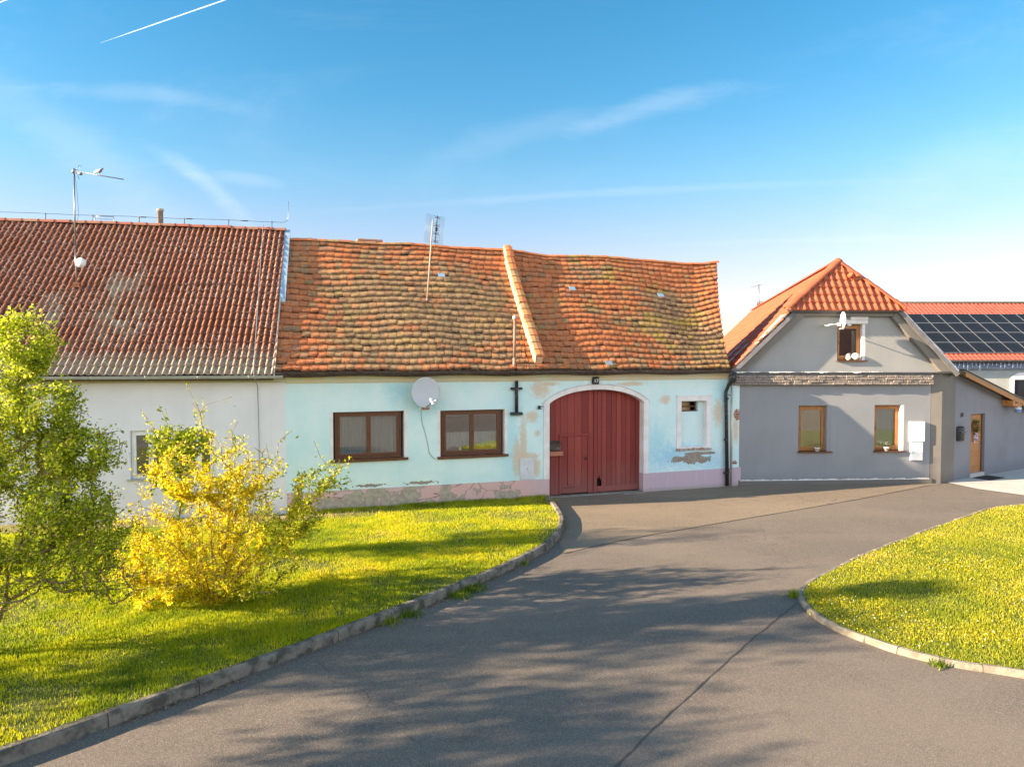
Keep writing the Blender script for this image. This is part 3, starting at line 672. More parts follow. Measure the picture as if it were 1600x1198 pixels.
mb = MB(); mb.poly([outer] + [rect(*W_)[::-1] for W_ in WIN] + [rect(*NIC)[::-1]], 0, .45)
wallB = mb.build('front_wall', M['blue_wall'], BH)
mb = MB()
mb.poly([[(.0, -.1), (-.0, .585), (GX0 + .002, .565), (GX0 + .002, -.1)]], -.022, -.002)
mb.box(GX0 - .04, GX0 + .002, -.002, .33, -.1, .565); mb.box(GX1 - .002, GX1 + .04, -.002, .33, -.1, .56)
mb.poly([[(GX1 - .002, -.1), (GX1 - .002, .565), (13.3, .575), (13.84, .60), (13.84, -.1)]], -.022, -.002)
mb.build('plinth', M['plinth'], BH)
# gables and back
mb = MB()
mb._add([(0, .46, 0), (0, 8.2, 0), (0, 8.2, 3.7), (0, 4.1, 7.45), (0, .46, 3.9), (.35, .46, 0), (.35, 8.2, 0), (.35, 8.2, 3.7), (.35, 4.1, 7.45), (.35, .46, 3.9)], [(0, 1, 2, 3, 4), (9, 8, 7, 6, 5), (0, 5, 6, 1), (1, 6, 7, 2), (2, 7, 8, 3), (3, 8, 9, 4), (4, 9, 5, 0)])
mb._add([(13.2, .3, 0), (15.9, 8.2, 0), (15.9, 8.2, 3.7), (15.25, 4.1, 7.35), (13.2, .3, 3.7), (12.9, .46, 0), (15.6, 8.2, 0), (15.6, 8.2, 3.7), (14.95, 4.1, 7.35), (12.9, .46, 3.7)], [(0, 1, 2, 3, 4), (9, 8, 7, 6, 5), (0, 5, 6, 1), (1, 6, 7, 2), (2, 7, 8, 3), (3, 8, 9, 4), (4, 9, 5, 0)])
mb.box(.36, 15.59, 8.0, 8.2, 0, 3.6); mb.build('gable_wall', M['white_wall'], BH)
mb = MB(); mb.box(.5, 6.6, 1.9, 2.0, 0, 3.3); mb.box(.5, 6.6, .46, 2.0, 3.2, 3.3); mb.box(.5, 6.6, .46, 2, .3, .4); mb.build('room_lining', M['room'], BH)
# cornice
mb = MB(); vs = []
for x in (-.02, 13.33):
    vs += [(x, -.002, 3.40), (x, -.03, 3.44), (x, -.06, 3.50), (x, -.14, 3.57), (x, -.16, 3.635), (x, -.002, 3.635)]
mb._add(vs, [(i, (i + 1) % 6, 6 + (i + 1) % 6, 6 + i) for i in range(6)] + [tuple(range(6)), tuple(range(11, 5, -1))]); mb.build('cornice', M['cream'], BH)

def ridgeZ(f):
    return float(np.interp(f, [0, .155, .334, .45, .553, .709, .788, .88, .935, 1.0], [7.70, 7.73, 7.745, 7.71, 7.63, 7.665, 7.66, 7.565, 7.56, 7.70]))
def BP(f, t):
    """blue roof surface: f 0..1 left to right, t 0..1 eave to ridge -> local point"""
    xl = -.26 + .34 * t; xr = 13.17 + 2.56 * t - .12 * math.sin(math.pi * t)
    x = xl + f * (xr - xl); y = -.33 + 4.43 * t
    z = 3.70 + (ridgeZ(f) - 3.70) * t
    z -= .05 * math.sin(math.pi * t) * (1 + .9 * math.sin(f * 17)) * .8 + .02 * math.sin(f * 31 + t * 9)
    z -= .22 * math.exp(-((f - .93) / .07) ** 2) * math.sin(math.pi * t) ** .7 * .6
    z += .03 * math.exp(-t / .05)
    return Vector((x, y, z))
def roof_tiles(f0, f1, cols, rows, seed, skip=()):
    rs = random.Random(seed); V = []; Fq = []; RN = []; EG = []
    du = (f1 - f0) / cols
    for r in range(rows):
        off = rs.choice((0, .5)) + rs.uniform(-.25, .25)
        for c in range(-1, cols + 1):
            a = c + (.5 if r % 2 else 0) * .0 + off; b = a + 1
            a, b = max(a, 0), min(b, cols)
            if b - a < .12: continue
            rv = rs.random(); lift = rs.uniform(0, .006) + (.02 if rs.random() < .02 else 0); tw = rs.gauss(0, .004); sh = rs.gauss(0, .0035); rv2 = min(1, max(0, rv))
            fa, fb = f0 + a * du + .0004 * 1, f0 + b * du
            base = len(V); NX = 6
            for k in range(4):
                for i in range(NX):
                    q = i / (NX - 1); f = fa + (fb - fa) * q
                    round_ = (abs(2 * q - 1) ** 4) * .13 + .05 * rs.random()  # worn rounded lower edge
                    if k <= 1: tt = (r + round_ * .5) / rows + sh
                    elif k == 2: tt = (r + .5) / rows + sh
                    else: tt = (r + 1.08) / rows + sh
                    tt = min(max(tt, 0), 1.0); p = BP(f, tt)
                    e = .058 + lift + tw * (2 * q - 1); hh = {0: e - .050, 1: e, 2: e * .62, 3: e * .15}[k]
                    hh += .001 * math.sin(math.pi * q) * (k > 0) + (.003 if i in (0, ) and k > 0 else 0) - (.004 if i == NX - 1 and k > 0 else 0)
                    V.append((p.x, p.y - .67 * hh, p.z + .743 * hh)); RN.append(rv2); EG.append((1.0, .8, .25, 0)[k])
            for k in range(3):
                for i in range(NX - 1): j = base + k * NX + i; Fq.append((j, j + 1, j + 1 + NX, j + NX))
    return V, Fq, RN, EG
fw0, fw1 = .505, .525
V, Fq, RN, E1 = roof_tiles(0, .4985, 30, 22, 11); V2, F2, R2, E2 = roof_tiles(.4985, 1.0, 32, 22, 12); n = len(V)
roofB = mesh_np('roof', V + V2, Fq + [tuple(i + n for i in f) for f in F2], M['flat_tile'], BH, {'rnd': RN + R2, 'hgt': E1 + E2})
# underlay, back slope
mb = MB(); gr_ = [[BP(f / 24, t / 8) for f in range(25)] for t in range(9)]; vs = [p + Vector((0, .01, -.03)) for row in gr_ for p in row]
vs2 = [p + Vector((0, .06, -.12)) for p in vs]; NN = len(vs)
fs = [(a * 25 + b, a * 25 + b + 1, a * 25 + b + 26, a * 25 + b + 25) for a in range(8) for b in range(24)]
mb._add(vs + vs2, fs + [tuple(i + NN for i in f[::-1]) for f in fs] + [(b, b + 1, NN + b + 1, NN + b) for b in range(24)] + [(a * 25 + 24, a * 25 + 49, NN + a * 25 + 49, NN + a * 25 + 24) for a in range(8)] + [(a * 25, a * 25 + 25, NN + a * 25 + 25, NN + a * 25) for a in range(8)])
top = [BP(f / 24, 1) for f in range(25)]; bk = [Vector((p.x, 8.6, 3.75)) for p in top]
mb._add([p + Vector((0, 0, .03)) for p in top] + bk + [p - Vector((0, 0, .1)) for p in bk] , [(i, i + 1, 26 + i, 25 + i) for i in range(24)] + [(25 + i, 26 + i, 51 + i, 50 + i) for i in range(24)])
mb.build('roof_deck', M['darkbrown_metal'], BH)
random.seed(5); mb = MB(); ridge_caps(mb, [BP(f / 20, 1) + Vector((0, .02, random.uniform(-.012, .012))) for f in range(0, 21)][::1], .11, .34); mb.build('ridge_tiles', M['flat_tile'], BH)
# fire wall across the roof
def BPx(x, t):
    lo, hi = 0, 1
    for _ in range(24):
        m_ = (lo + hi) / 2
        if BP(m_, t).x < x: lo = m_
        else: hi = m_
    return BP((lo + hi) / 2, t)
fwx = lambda t: 6.72 + .40 * t + (.05 if t > .9 else 0)
mb = MB(); vs = []; n = 24
for i in range(n + 1):
    t = .045 + .965 * i / n; p = BPx(fwx(t), min(t, 1)); h = .22 + .02 * math.sin(i * 1.7)
    dy = -.33 + 4.43 * t - p.y
    for dx in (0, .22): vs += [(p.x + dx, p.y + dy + .05, p.z - .1), (p.x + dx, p.y + dy - h * .67, p.z + h * .743)]
mb._add(vs, [(i * 4, i * 4 + 1, i * 4 + 5, i * 4 + 4) for i in range(n)] + [(i * 4 + 2, i * 4 + 6, i * 4 + 7, i * 4 + 3) for i in range(n)] + [(i * 4 + 1, i * 4 + 3, i * 4 + 7, i * 4 + 5) for i in range(n)] + [(0, 2, 3, 1), (n * 4, n * 4 + 1, n * 4 + 3, n * 4 + 2)])
fwall = mb.build('parapet', mk('parapet_render', (.66, .50, .34), (.60, .30, .14), 5, .9, .6, 30, .02), BH, 'raised cream rendered fire wall between the two roof halves')
random.seed(9); mb = MB(); n = 17
for i in range(n):
    mb.cur = random.random(); t0, t1 = .05 + .955 * i / n, .05 + .955 * (i + 1.1) / n; vs = []
    for t, e in ((t0, .265), (t1, .235)):
        p = BPx(fwx(t), min(t, 1)); dy = -.33 + 4.43 * t - p.y; j = random.uniform(-.01, .01)
        for dx, dh in ((.01, -.02), (.03, .02), (.14, .035), (.26, .02), (.30, -.03)): vs.append((p.x + dx + j, p.y + dy - (e + dh) * .67, p.z + (e + dh) * .743))
        for dx, dh in ((.01, -.04), (.30, -.06)): vs.append((p.x + dx + j, p.y + dy - (e + dh) * .67, p.z + (e + dh) * .743))
    mb._add(vs, [(k, k + 1, k + 8, k + 7) for k in range(4)] + [(5, 12, 13, 6), (0, 7, 12, 5), (4, 6, 13, 11), (0, 5, 6, 4, 3, 2, 1), (7, 8, 9, 10, 11, 13, 12)])
mb.build('coping_tiles', M['flat_tile'], fwall)
# glass roof tiles
for u, (f, t) in enumerate([(.318, .715), (.617, .66), (.842, .66), (.69, .035)]):
    p = BP(f, t); mb = MB(); mb.slab([(p.x - .11, p.y - .10, p.z + .02), (p.x + .11, p.y - .10, p.z + .02), (p.x + .11, p.y + .03, p.z + .15), (p.x - .11, p.y + .03, p.z + .15)], .012); mb.build('glass_tile', M['zinc_blue'] if u < 3 else M['zinc'], BH)
# chimney stub, vent pipe
random.seed(3)
mb = MB(); mb.bbox(2.36, 3.05, 4.3, 4.75, 7.3, 7.83, .015); mb.bbox(2.30, 3.12, 4.24, 4.81, 7.83, 7.92, .02); mb.build('chimney', M['brick_bare'], BH)
p = BPx(6.12, .03); vp = MB(); vp.tube([(6.12, p.y, p.z - .1), (6.12, p.y, p.z + .25)], .05, 10); vp.tube([(6.12, p.y, p.z + .25), (6.13, p.y, 5.17)], .036, 10); o_vp = vp.build('vent_pipe', mk('vent_brown', (.20, .13, .10), (.30, .2, .15), 4, .5, .2, 30), BH)
mb = MB(); mb.lathe([(.03, 5.14), (.065, 5.16), (.06, 5.24), (.02, 5.27)], (6.13, p.y, 0), k=12); mb.build('vent_cap', M['mast_rust'], o_vp)
# gutter and downpipes
mb = MB(); gutter_mb(mb, (-.27, -.40, 3.705), (13.22, -.40, 3.70), .062, 40, .015); mb.box(-.26, 13.2, -.345, -.325, 3.60, 3.70); mb.build('gutter', M['darkbrown_metal'], BH)
mb = MB(); mb.tube([(13.3, -.4, 3.62), (13.3, -.36, 3.40), (13.25, -.16, 3.22), (13.20, -.10, 3.02), (13.20, -.10, 2.9), (13.28, -.10, .04)], [.07, .085, .055, .055, .055, .058], 10)
for z in (2.8, 1.5, .45): mb.tube([(13.22, -.10, z - .03), (13.22, -.10, z + .03)], .068, 10)
mb.build('downpipe', M['black_iron'], BH, 'flaking black iron downpipe')
mb = MB(); mb.tube([(13.40, -.12, 3.42), (13.42, -.10, .03)], .035, 10)
for z in (2.9, .5): mb.box(13.36, 13.46, -.13, 0, z, z + .03)
mb.build('downpipe', mk('pale_pipe', (.55, .47, .36), (.42, .36, .3), 3, .4, .1, 30, metallic=.4), BH, 'thin pale downpipe beside the black one')
# short iron pipe and anchor on the wall
mb = MB(); mb.tube([(6.23, -.07, 3.42), (6.23, -.07, 2.52)], .05, 8); mb.box(6.07, 6.39, -.12, -.0, 3.17, 3.235); mb.box(6.06, 6.40, -.12, 0, 2.45, 2.53); mb.build('wall_pipe', M['black_iron'], BH)
mb = MB(); mb.box(6.90, 6.96, -.07, -.0, 2.60, 2.70); mb.tube([(6.93, -.05, 2.66), (7.04, -.07, 2.69)], .013, 6); mb.tube([(6.93, -.05, 2.64), (6.99, -.08, 2.60)], .012, 6); mb.build('wall_hook', M['black_iron'], BH)
# windows
def window(parent, x0, x1, z0, z1, yf, mat, fw=.075, mull=True, pane_mat=None, sashes=2):
    """frame with casements; children panes"""
    mb = MB(); d = .07
    mb.poly([rect(x0, x1, z0, z1), rect(x0 + fw, x1 - fw, z0 + fw, z1 - fw)[::-1]], yf, yf + d)
    fr = mb.build('window_frame', mat, parent)
    ww = (x1 - x0 - 2 * fw); n = sashes; gap = .0
    for i in range(n):
        a = x0 + fw + ww * i / n - .004; b = x0 + fw + ww * (i + 1) / n + .004; s = .058
        if n > 1: a += .003 if i else 0; b -= 0 if i else .003
        mb = MB(); mb.poly([rect(a, b, z0 + fw - .004, z1 - fw + .004), rect(a + s, b - s, z0 + fw + s, z1 - fw - s)[::-1]], yf - .018 - .004 * i, yf + .045)
        sash = mb.build('sash', mat, fr)
        mb = MB(); mb.box(a + s - .005, b - s + .005, yf + .012, yf + .016, z0 + fw + s - .005, z1 - fw - s + .005); mb.build('pane', M['glass'], fr)
        if i == 1 or n == 1:
            mb = MB(); hx = a + s * .5; zc = (z0 + z1) / 2; mb.box(hx - .01, hx + .01, yf - .045, yf - .02, zc - .06, zc + .05); mb.build('handle', mat, fr)
    return fr
for i, (x0, x1, z0, z1) in enumerate(WIN):
    W_ = empty('window'); W_.parent = BH
    window(W_, x0 + .055, x1 - .07, z0 + .03, z1 - .005, .11, M['brown_frame'])
    mb = MB(); mb.box(x0 - .09, x1 + .09, -.075, .11, z0 - .012, z0 + .02); mb.box(x0 - .09, x1 + .09, -.078, -.065, z0 - .045, z0 + .02); mb.build('sill', M['brown_frame'], W_)
    mb = MB()
    for a, b in ((x0 - .075, x0), (x1, x1 + .085)): mb.box(a, b, -.004, .002, z0 + .03, z1 + .015)
    mb.box(x0, x0 + .004, 0, .3, z0, z1); mb.box(x1 - .004, x1, 0, .3, z0, z1); mb.box(x0, x1, 0, .3, z1 - .004, z1); mb.box(x0, x1, 0.11, .3, z0, z0 + .01); mb.build('reveal', M['white_paint'], W_)
    def curtain(xa, xb, zt, zb_fn, mat_, amp=.018, per=.085, y=.30):
        V = []; F_ = []; n_ = int((xb - xa) / .012); H_ = 8
        for k in range(n_ + 1):
            x = xa + (xb - xa) * k / n_; zb = zb_fn(x)
            for j in range(H_ + 1): V.append((x, y + amp * math.sin(2 * math.pi * x / per + .4 * math.sin(j)) * (.4 + .6 * j / H_), zt + (zb - zt) * j / H_))
        for k in range(n_):
            for j in range(H_): q = k * (H_ + 1) + j; F_.append((q, q + 1, q + H_ + 2, q + H_ + 1))
        return mesh_np('curtain', V, F_, mat_, W_, smooth=True)
    if i == 0: curtain(x0 + .1, x1 - .1, z1 - .1, lambda x: z0 + .12, M['sheer'])
    else: curtain(x0 + .12, x1 - .12, z0 + .66, lambda x: z0 + .20 + .07 * abs(math.sin(x * 9.5)), M['lace'], .022, .10, .22); curtain(x0 + .12, x1 - .12, z1 - .1, lambda x: z1 - .18, M['lace'], .01, .1, .22)
# niche with small barred opening
x0, x1, z0, z1 = NIC
NI = empty('blind_window'); NI.parent = BH
mb = MB(); o_ = [(x0 - .15, z0 - .04), (x1 + .15, z0 - .04), (x1 + .15, z1 + .14), (x0 - .15, z1 + .14)]
mb.poly([o_, rect(x0 - .0, x1, z0, z1)[::-1]], -.028, -.001); mb.poly([rect(x0 - .17, x1 + .19, z1 + .14, z1 + .17)], -.045, -.001)
mb.poly([rect(x0 - .004, x1 + .004, z0 - .004, z1 + .004), rect(x0 + .006, x1 - .006, z0 + .004, z1 - .006)[::-1]], -.001, .2); mb.build('surround', M['white_paint'], NI)
mb = MB(); hx0, hx1, hz0, hz1 = x0 + .13, x0 + .72, 2.40, z1 - .03
mb.poly([rect(x0, x1, z0, z1), rect(hx0, hx1, hz0, hz1)[::-1]], .17, .40); mb.build('infill', M['blue_wall'], NI)
mb = MB(); mb.poly([rect(hx0 - .01, hx1 + .01, hz0 - .01, hz1 + .01), rect(hx0 + .03, hx1 - .03, hz0 + .03, hz1 - .01)[::-1]], .28, .33); mb.box(hx0, hx1, .29, .315, (hz0 + hz1) / 2 - .02, (hz0 + hz1) / 2 + .02); mb.box((hx0 + hx1) / 2 + .06, (hx0 + hx1) / 2 + .09, .29, .31, hz0, hz1); mb.build('small_window', M['brown_frame'], NI)
mb = MB(); mb.box(hx0 + .02, hx1 - .16, .36, .37, hz0 + .02, hz1); mb.build('board', mk('tan_board', (.50, .33, .17), (.42, .26, .13), 3, .7, .1), NI)
random.seed(21); mb = MB()
for k in range(15):
    xx = x0 - .17 + k * .085; mb.bbox(xx, xx + random.uniform(.06, .085), -.03 - random.uniform(0, .07), .03, z0 - .10 - random.uniform(0, .02), z0 - .035 + random.uniform(-.02, .02), .008)
mb.build('broken_sill', mk('broken_sill_brick', (.50, .42, .38), (.34, .17, .11), 7, .95, .9, 30, .02), NI)
# gate
GT = empty('gate'); GT.parent = BH
mb = MB(); a = arch_pts(0); b_ = arch_pts(.175)
ringo = [(GX0 - .175, .565), (b_[0][0], b_[0][1])] + b_[1:-1] + [(b_[-1][0], b_[-1][1]), (GX1 + .16, .565)]
mb.poly([ringo + [(GX1, .565)] + a[::-1] + [(GX0, .565)]], -.03, -.0005)
a2 = arch_pts(.036); mb.poly([[(GX0 - .036, .565)] + a2 + [(GX1 + .036, .565), (GX1 + .001, .565)] + [(x, z + .0005) for x, z in a[::-1]] + [(GX0 - .001, .565)]], -.0005, .34)
# thin outer fillet following the arch
b3 = arch_pts(.20); pth = [(x, -.03, z + .005) for x, z in b3]; mb.tube(pth, .013, 6)
mb.build('arch_surround', M['white_paint'], GT)
yg = .24; cx = 8.88
def planks(mbk, xa, xb, zb, wd, y0_, y1_, seed, ztop=None, skipz=None):
    rs = random.Random(seed); n = round((xb - xa) / wd); w_ = (xb - xa) / n
    for i in range(n):
        mbk.cur = rs.random(); p, q = xa + i * w_ + .0055, xa + (i + 1) * w_ - .0055; dy = rs.uniform(-.008, .008)
        K = 5; tops = [(p + (q - p) * k / K, (ztop or arch(p + (q - p) * k / K) + .02)) for k in range(K + 1)]
        lo = zb + rs.uniform(0, .012)
        if skipz and skipz[0] < (p + q) / 2 < skipz[1]:
            mbk.poly([[(p, lo), (q, lo), (q, skipz[2]), (p, skipz[2])]], y0_ + dy, y1_); mbk.poly([[(p, skipz[3] + .05), (p + .05, skipz[3] - .03), (p + .07, skipz[3] + .09), (q, skipz[3] - .1)] + tops[::-1]], y0_ + dy, y1_)
        else: mbk.poly([[(p, lo), (q, lo)] + tops[::-1]], y0_ + dy, y1_)
LL = empty('gate_leaf'); LL.parent = GT
LL_ = MB(); planks(LL_, GX0 - .03, 7.70, .03, .17, yg, yg + .04, 1); planks(LL_, 8.62, cx, .03, .2, yg, yg + .04, 2)
rs = random.Random(5); n = 4; wq = .92 / n
for i in range(n):
    LL_.cur = rs.random(); p, q = 7.70 + i * wq + .004, 7.70 + (i + 1) * wq - .004; LL_.poly([[(p, 1.80), (q, 1.80), (q, arch(q) + .02), ((p + q) / 2, arch((p + q) / 2) + .02), (p, arch(p) + .02)]], yg + rs.uniform(-.004, .004), yg + .04)
LL_.cur = .3; LL_.bbox(cx - .10, cx + .01, yg - .035, yg, .03, arch(cx) - .01, .01)
left_leaf = LL_.build('left_leaf', M['red_wood'], GT); bpy.data.objects.remove(LL)
mb = MB(); planks(mb, 7.72, 8.60, .05, .22, yg + .0, yg + .04, 8, ztop=1.78)
mb.cur = .6; mb.bbox(7.66, 8.66, yg - .035, yg + .001, 1.75, 1.83, .01); mb.cur = .4; mb.bbox(7.66, 7.73, yg - .03, yg + .001, .05, 1.748, .008); mb.bbox(8.59, 8.66, yg - .03, yg + .001, .05, 1.748, .008)
mb.cur = .2; mb.bbox(7.74, 8.58, yg - .012, yg - .001, .06, .30, .006); mb.bbox(8.42, 8.57, yg - .02, yg - .001, 1.12, 1.15, .004)
wk = mb.build('wicket_door', M['red_wood'], GT)
mb = MB(); mb.box(8.50, 8.55, yg - .03, yg - .021, 1.02, 1.11); mb.tube([(8.525, yg - .03, 1.08), (8.525, yg - .06, 1.08), (8.45, yg - .06, 1.08)], .008, 6); mb.build('handle', M['black_iron'], wk); mb = MB(); mb.box(7.80, 8.15, yg - .018, yg - .012, .22, .24); mb.build('hinge', M['black_iron'], wk)
mb = MB(); planks(mb, cx + .012, GX1 + .03, .03, .165, yg + .005, yg + .045, 3, skipz=(8.9, 9.05, .20, .46)); mb.cur = .7; mb.bbox(cx + .02, GX1, yg - .012, yg + .004, .05, .22, .006); mb.cur = .5; mb.bbox(cx + .02, cx + .13, yg - .014, yg + .004, .62, arch(cx) - .04, .008)
mb.build('right_leaf', M['red_wood'], GT)
mb = MB(); mb.box(GX0 - .03, GX1 + .03, yg + .2, yg + .22, -.05, 3.3); mb.build('dark_passage', M['dark'], GT)
mb = MB(); mb.bbox(GX0, GX1 + .02, .0, .22, -.02, .018, .01); mb.bbox(9.6, 10.35, -.22, 0.0, -.02, .012, .01); mb.build('threshold', M['mortar'], GT)
# meter door, iron strap
mb = MB(); mb.bbox(6.355, 6.775, -.03, .0, .59, 1.195, .008); eb = mb.build('meter_box', M['grey_box'], BH, 'flat grey meter door beside the gate')
mb = MB(); mb.box(6.575, 6.585, -.036, -.028, .86, .93); mb.build('lock', M['rust'], eb); mb = MB(); mb.box(6.395, 6.41, -.034, -.028, 1.15, 1.165); mb.build('screw', M['rust'], eb)
# things hung on the gate and wall
ml = empty('mailbox', FB, (7.33, .13, 1.355), 'dark brown metal letterbox on a small wooden shelf left of the red gate', 'mailbox')
mb = MB(); mb.bbox(0, .35, 0, .10, .0, .17, .01); mb.build('box', M['darkbrown_metal'], ml)
mb = MB(); mb._add([(-.01, -.015, .17), (.36, -.015, .17), (.36, .10, .27), (-.01, .10, .27), (-.01, -.015, .185), (.36, -.015, .185), (.36, .10, .285), (-.01, .10, .285)], [(0, 1, 2, 3), (4, 7, 6, 5), (0, 4, 5, 1), (1, 5, 6, 2), (2, 6, 7, 3), (3, 7, 4, 0)]); mb.build('lid', M['darkbrown_metal'], ml)
mb = MB(); mb.lathe([(.018, -.012), (.016, 0)], (.24, 0, .07), 'Y', 10); mb.build('lock', M['alu'], ml)
mb = MB(); mb.bbox(-.05, .40, -.06, .10, -.15, -.02, .01); mb.build('shelf', mk('shelf_wood', (.42, .17, .10), (.34, .12, .08), 4, .7, .2, 30, stretch=(1, 8, 8)), ml)
hn = empty('house_number', FB, (8.70, -.07, 3.40), 'small dark lantern-shaped house number 17 above the red arched gate', 'house number')
mb = MB(); mb.bbox(-.10, .10, -.03, .06, -.10, .09, .012); mb._add([(-.12, -.04, .09), (.12, -.04, .09), (.12, .07, .09), (-.12, .07, .09), (0, .02, .16)], [(0, 1, 2, 3), (0, 4, 1), (1, 4, 2), (2, 4, 3), (3, 4, 0)]); mb.tube([(0, .03, .15), (0, .05, .26)], .008, 6); mb.build('housing', M['black_iron'], hn)
text_obj('numeral', '17', .15, M['white_plastic'], hn, (0, -.034, -.005))
# satellite dish
dish('satellite_dish', FB, (3.54, -.42, 3.145), .385, .41, -8, -6, 'large weathered white satellite dish on the turquoise wall between the windows', 'satellite dish', mat=mk('dish_white', (.50, .50, .52), (.47, .42, .34), 1.4, .6, .05, 30, stretch=(3, 1, .2), lo=.55, hi=.7))
random.seed(2); mb = MB(); mb.tube([(3.5, -.10, 2.75), (3.49, -.03, 2.6), (3.52, -.012, 2.3), (3.60, -.01, 2.05), (3.67, -.012, 1.75), (3.72, -.01, 1.45), (3.86, -.01, 1.30)], .006, 5)
o = mb.build('cable', M['wire_grey']); o.location = FB.w(0, 0, 0); o.rotation_euler = (0, 0, FB.a); tag(o, 'thin grey cable drooping down the turquoise wall below the large dish', 'cable')
# grid antenna on the mast
an = empty('tv_antenna', FB, (4.09, 1.98, 5.78), 'grid television antenna on a leaning rusty mast on the mossy roof', 'antenna')
mb = MB(); mb.tube([(0, 0, -.05), (.19, 0, 2.42)], .022, 8); mast = mb.build('mast', M['mast_rust'], an)
mb = MB(); c = Vector((.21, -.02, 2.12)); ax = Vector((.085, 0, 1)).normalized(); sx_ = Vector((1, .1, -.16)).normalized()
for s in (-1, 1):
    for k in range(15): p = c + ax * (-.42 + .06 * k) + sx_ * (.03 * s); mb.tube([p, p + sx_ * (.26 * s) + Vector((0, -.10, .01))], .0035, 4)
    for k in range(6): p = c - ax * .42 + sx_ * ((.05 + .048 * k) * s) + Vector((0, -.018 * k, 0)); mb.tube([p, p + ax * .84], .003, 4)
mb.build('reflector_grid', M['wire_grey'], an)
mb = MB()
for k in range(4):
    mb = MB(); p = c + ax * (-.36 + .24 * k) + Vector((.05, -.14, 0))
    for s in (-1, 1):
        for dz in (.035, -.035): mb.tube([p, p + sx_ * (.10 * s) + ax * dz], .007, 5)
    mb.build('dipole', M['black_iron'], an)
mb = MB(); mb.tube([c + ax * -.40 + Vector((.05, -.12, 0)), c + ax * .42 + Vector((.05, -.12, 0))], .012, 6); mb.box(.225, .29, -.22, -.13, 2.07, 2.17); mb.build('feed_box', M['black_iron'], an)
mb = MB(); mb.lathe([(.10, -.06), (.06, .0), (.03, .06)], (0, 0, 0), k=12); mb.build('mast_foot', M['zinc'], an)

# ================================================================ white house
WH = empty('white_house', FW, (0, 0, 0), 'white rendered house with a dark red wavy tile roof, left of the turquoise cottage', 'house')
WW = [(-2.52, -1.76, 1.04, 2.24), (-3.72, -2.80, 1.04, 2.26), (-5.84, -5.10, 1.06, 2.25), (-7.2, -6.5, 1.06, 2.25)]
mb = MB(); mb.poly([[(-14, -.1), (-.01, -.1), (-.01, 3.62), (-14, 3.62)]] + [rect(*q)[::-1] for q in WW], 0, .4); mb.build('front_wall', M['white_wall'], WH)
mb = MB(); mb.poly([[(-14, 3.45), (-.01, 3.45), (-.01, 3.58), (-14, 3.58)]], -.08, -.002); mb.build('cornice', M['cream'], WH)
for (x0, x1, z0, z1) in WW:
    we = empty('window'); we.parent = WH; window(we, x0 + .01, x1 - .01, z0 + .02, z1 - .01, .10, M['brown_frame'] if x0 < -5 else M['white_plastic'], .05)
    mb = MB(); mb.box(x0 - .06, x1 + .06, -.06, .1, z0 - .02, z0 + .015); mb.build('sill', M['zinc'], we)
mb = MB(); mb.box(-13.5, -.5, 1.6, 1.7, 0, 3.3); mb.box(-13.5, -.5, .41, 1.7, 3.2, 3.3); mb.build('room_lining', M['room'], WH)
mb = MB()
for x in (-.95, -13.9): mb._add([(x, .41, 0), (x, 8.2, 0), (x, 8.2, 3.7), (x, 4.2, 7.85), (x, .0, 3.75), (x + .29, .41, 0), (x + .29, 8.2, 0), (x + .29, 8.2, 3.7), (x + .29, 4.2, 7.85), (x + .29, .0, 3.75)], [(0, 1, 2, 3, 4), (9, 8, 7, 6, 5), (0, 5, 6, 1), (1, 6, 7, 2), (2, 7, 8, 3), (3, 8, 9, 4), (4, 9, 5, 0)])
mb.box(-13.9, -.95, 8.0, 8.2, 0, 3.6); mb.build('gable_wall', M['white_wall'], WH)
sl_ = math.hypot(4.65, 4.38); us = Vector((0, 4.65, 4.38)) / sl_
dW = lambda x, s: -.03 * math.sin(math.pi * s / sl_) * (1 + .5 * math.sin(x * .9)) + .012 * math.sin(x * 2.3)
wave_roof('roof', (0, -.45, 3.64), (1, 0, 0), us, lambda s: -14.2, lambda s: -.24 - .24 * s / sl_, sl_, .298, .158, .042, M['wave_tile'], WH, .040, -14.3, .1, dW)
mb = MB(); mb.slab([(-14.2, -.43, 3.58), (-.26, -.43, 3.58), (-.50, 4.2, 7.96), (-14.2, 4.2, 7.96)], .10); mb.slab([(-14.2, 4.2, 8.02), (-.50, 4.2, 8.02), (-.3, 8.8, 3.7), (-14.2, 8.8, 3.7)], .1); mb.build('roof_deck', M['darkbrown_metal'], WH)
random.seed(6); mb = MB(); ridge_caps(mb, [(x_, 4.21, 8.03 + dW(x_, sl_)) for x_ in (-14.2, -10, -7, -4.5, -2.5, -.5)], .12, .38); mb.build('ridge_tiles', new_tile('old_ridge_tile', (.34, .10, .06), (.30, .16, .10)), WH)
mb = MB(); P1 = Vector((-.36, 1.75, 5.62)); P2 = Vector((-.48, 4.2, 7.98)); 
mb._add([P1 + Vector(q) for q in ((0, 0, -.12), (.16, 0, -.12), (.16, 0, .10), (0, 0, .10))] + [P2 + Vector(q) for q in ((0, 0, -.12), (.16, 0, -.12), (.16, 0, .08), (0, 0, .08))], [(0, 1, 2, 3), (4, 7, 6, 5), (0, 4, 5, 1), (1, 5, 6, 2), (2, 6, 7, 3), (3, 7, 4, 0)]); mb.build('verge_flashing', M['zinc_blue'], WH)
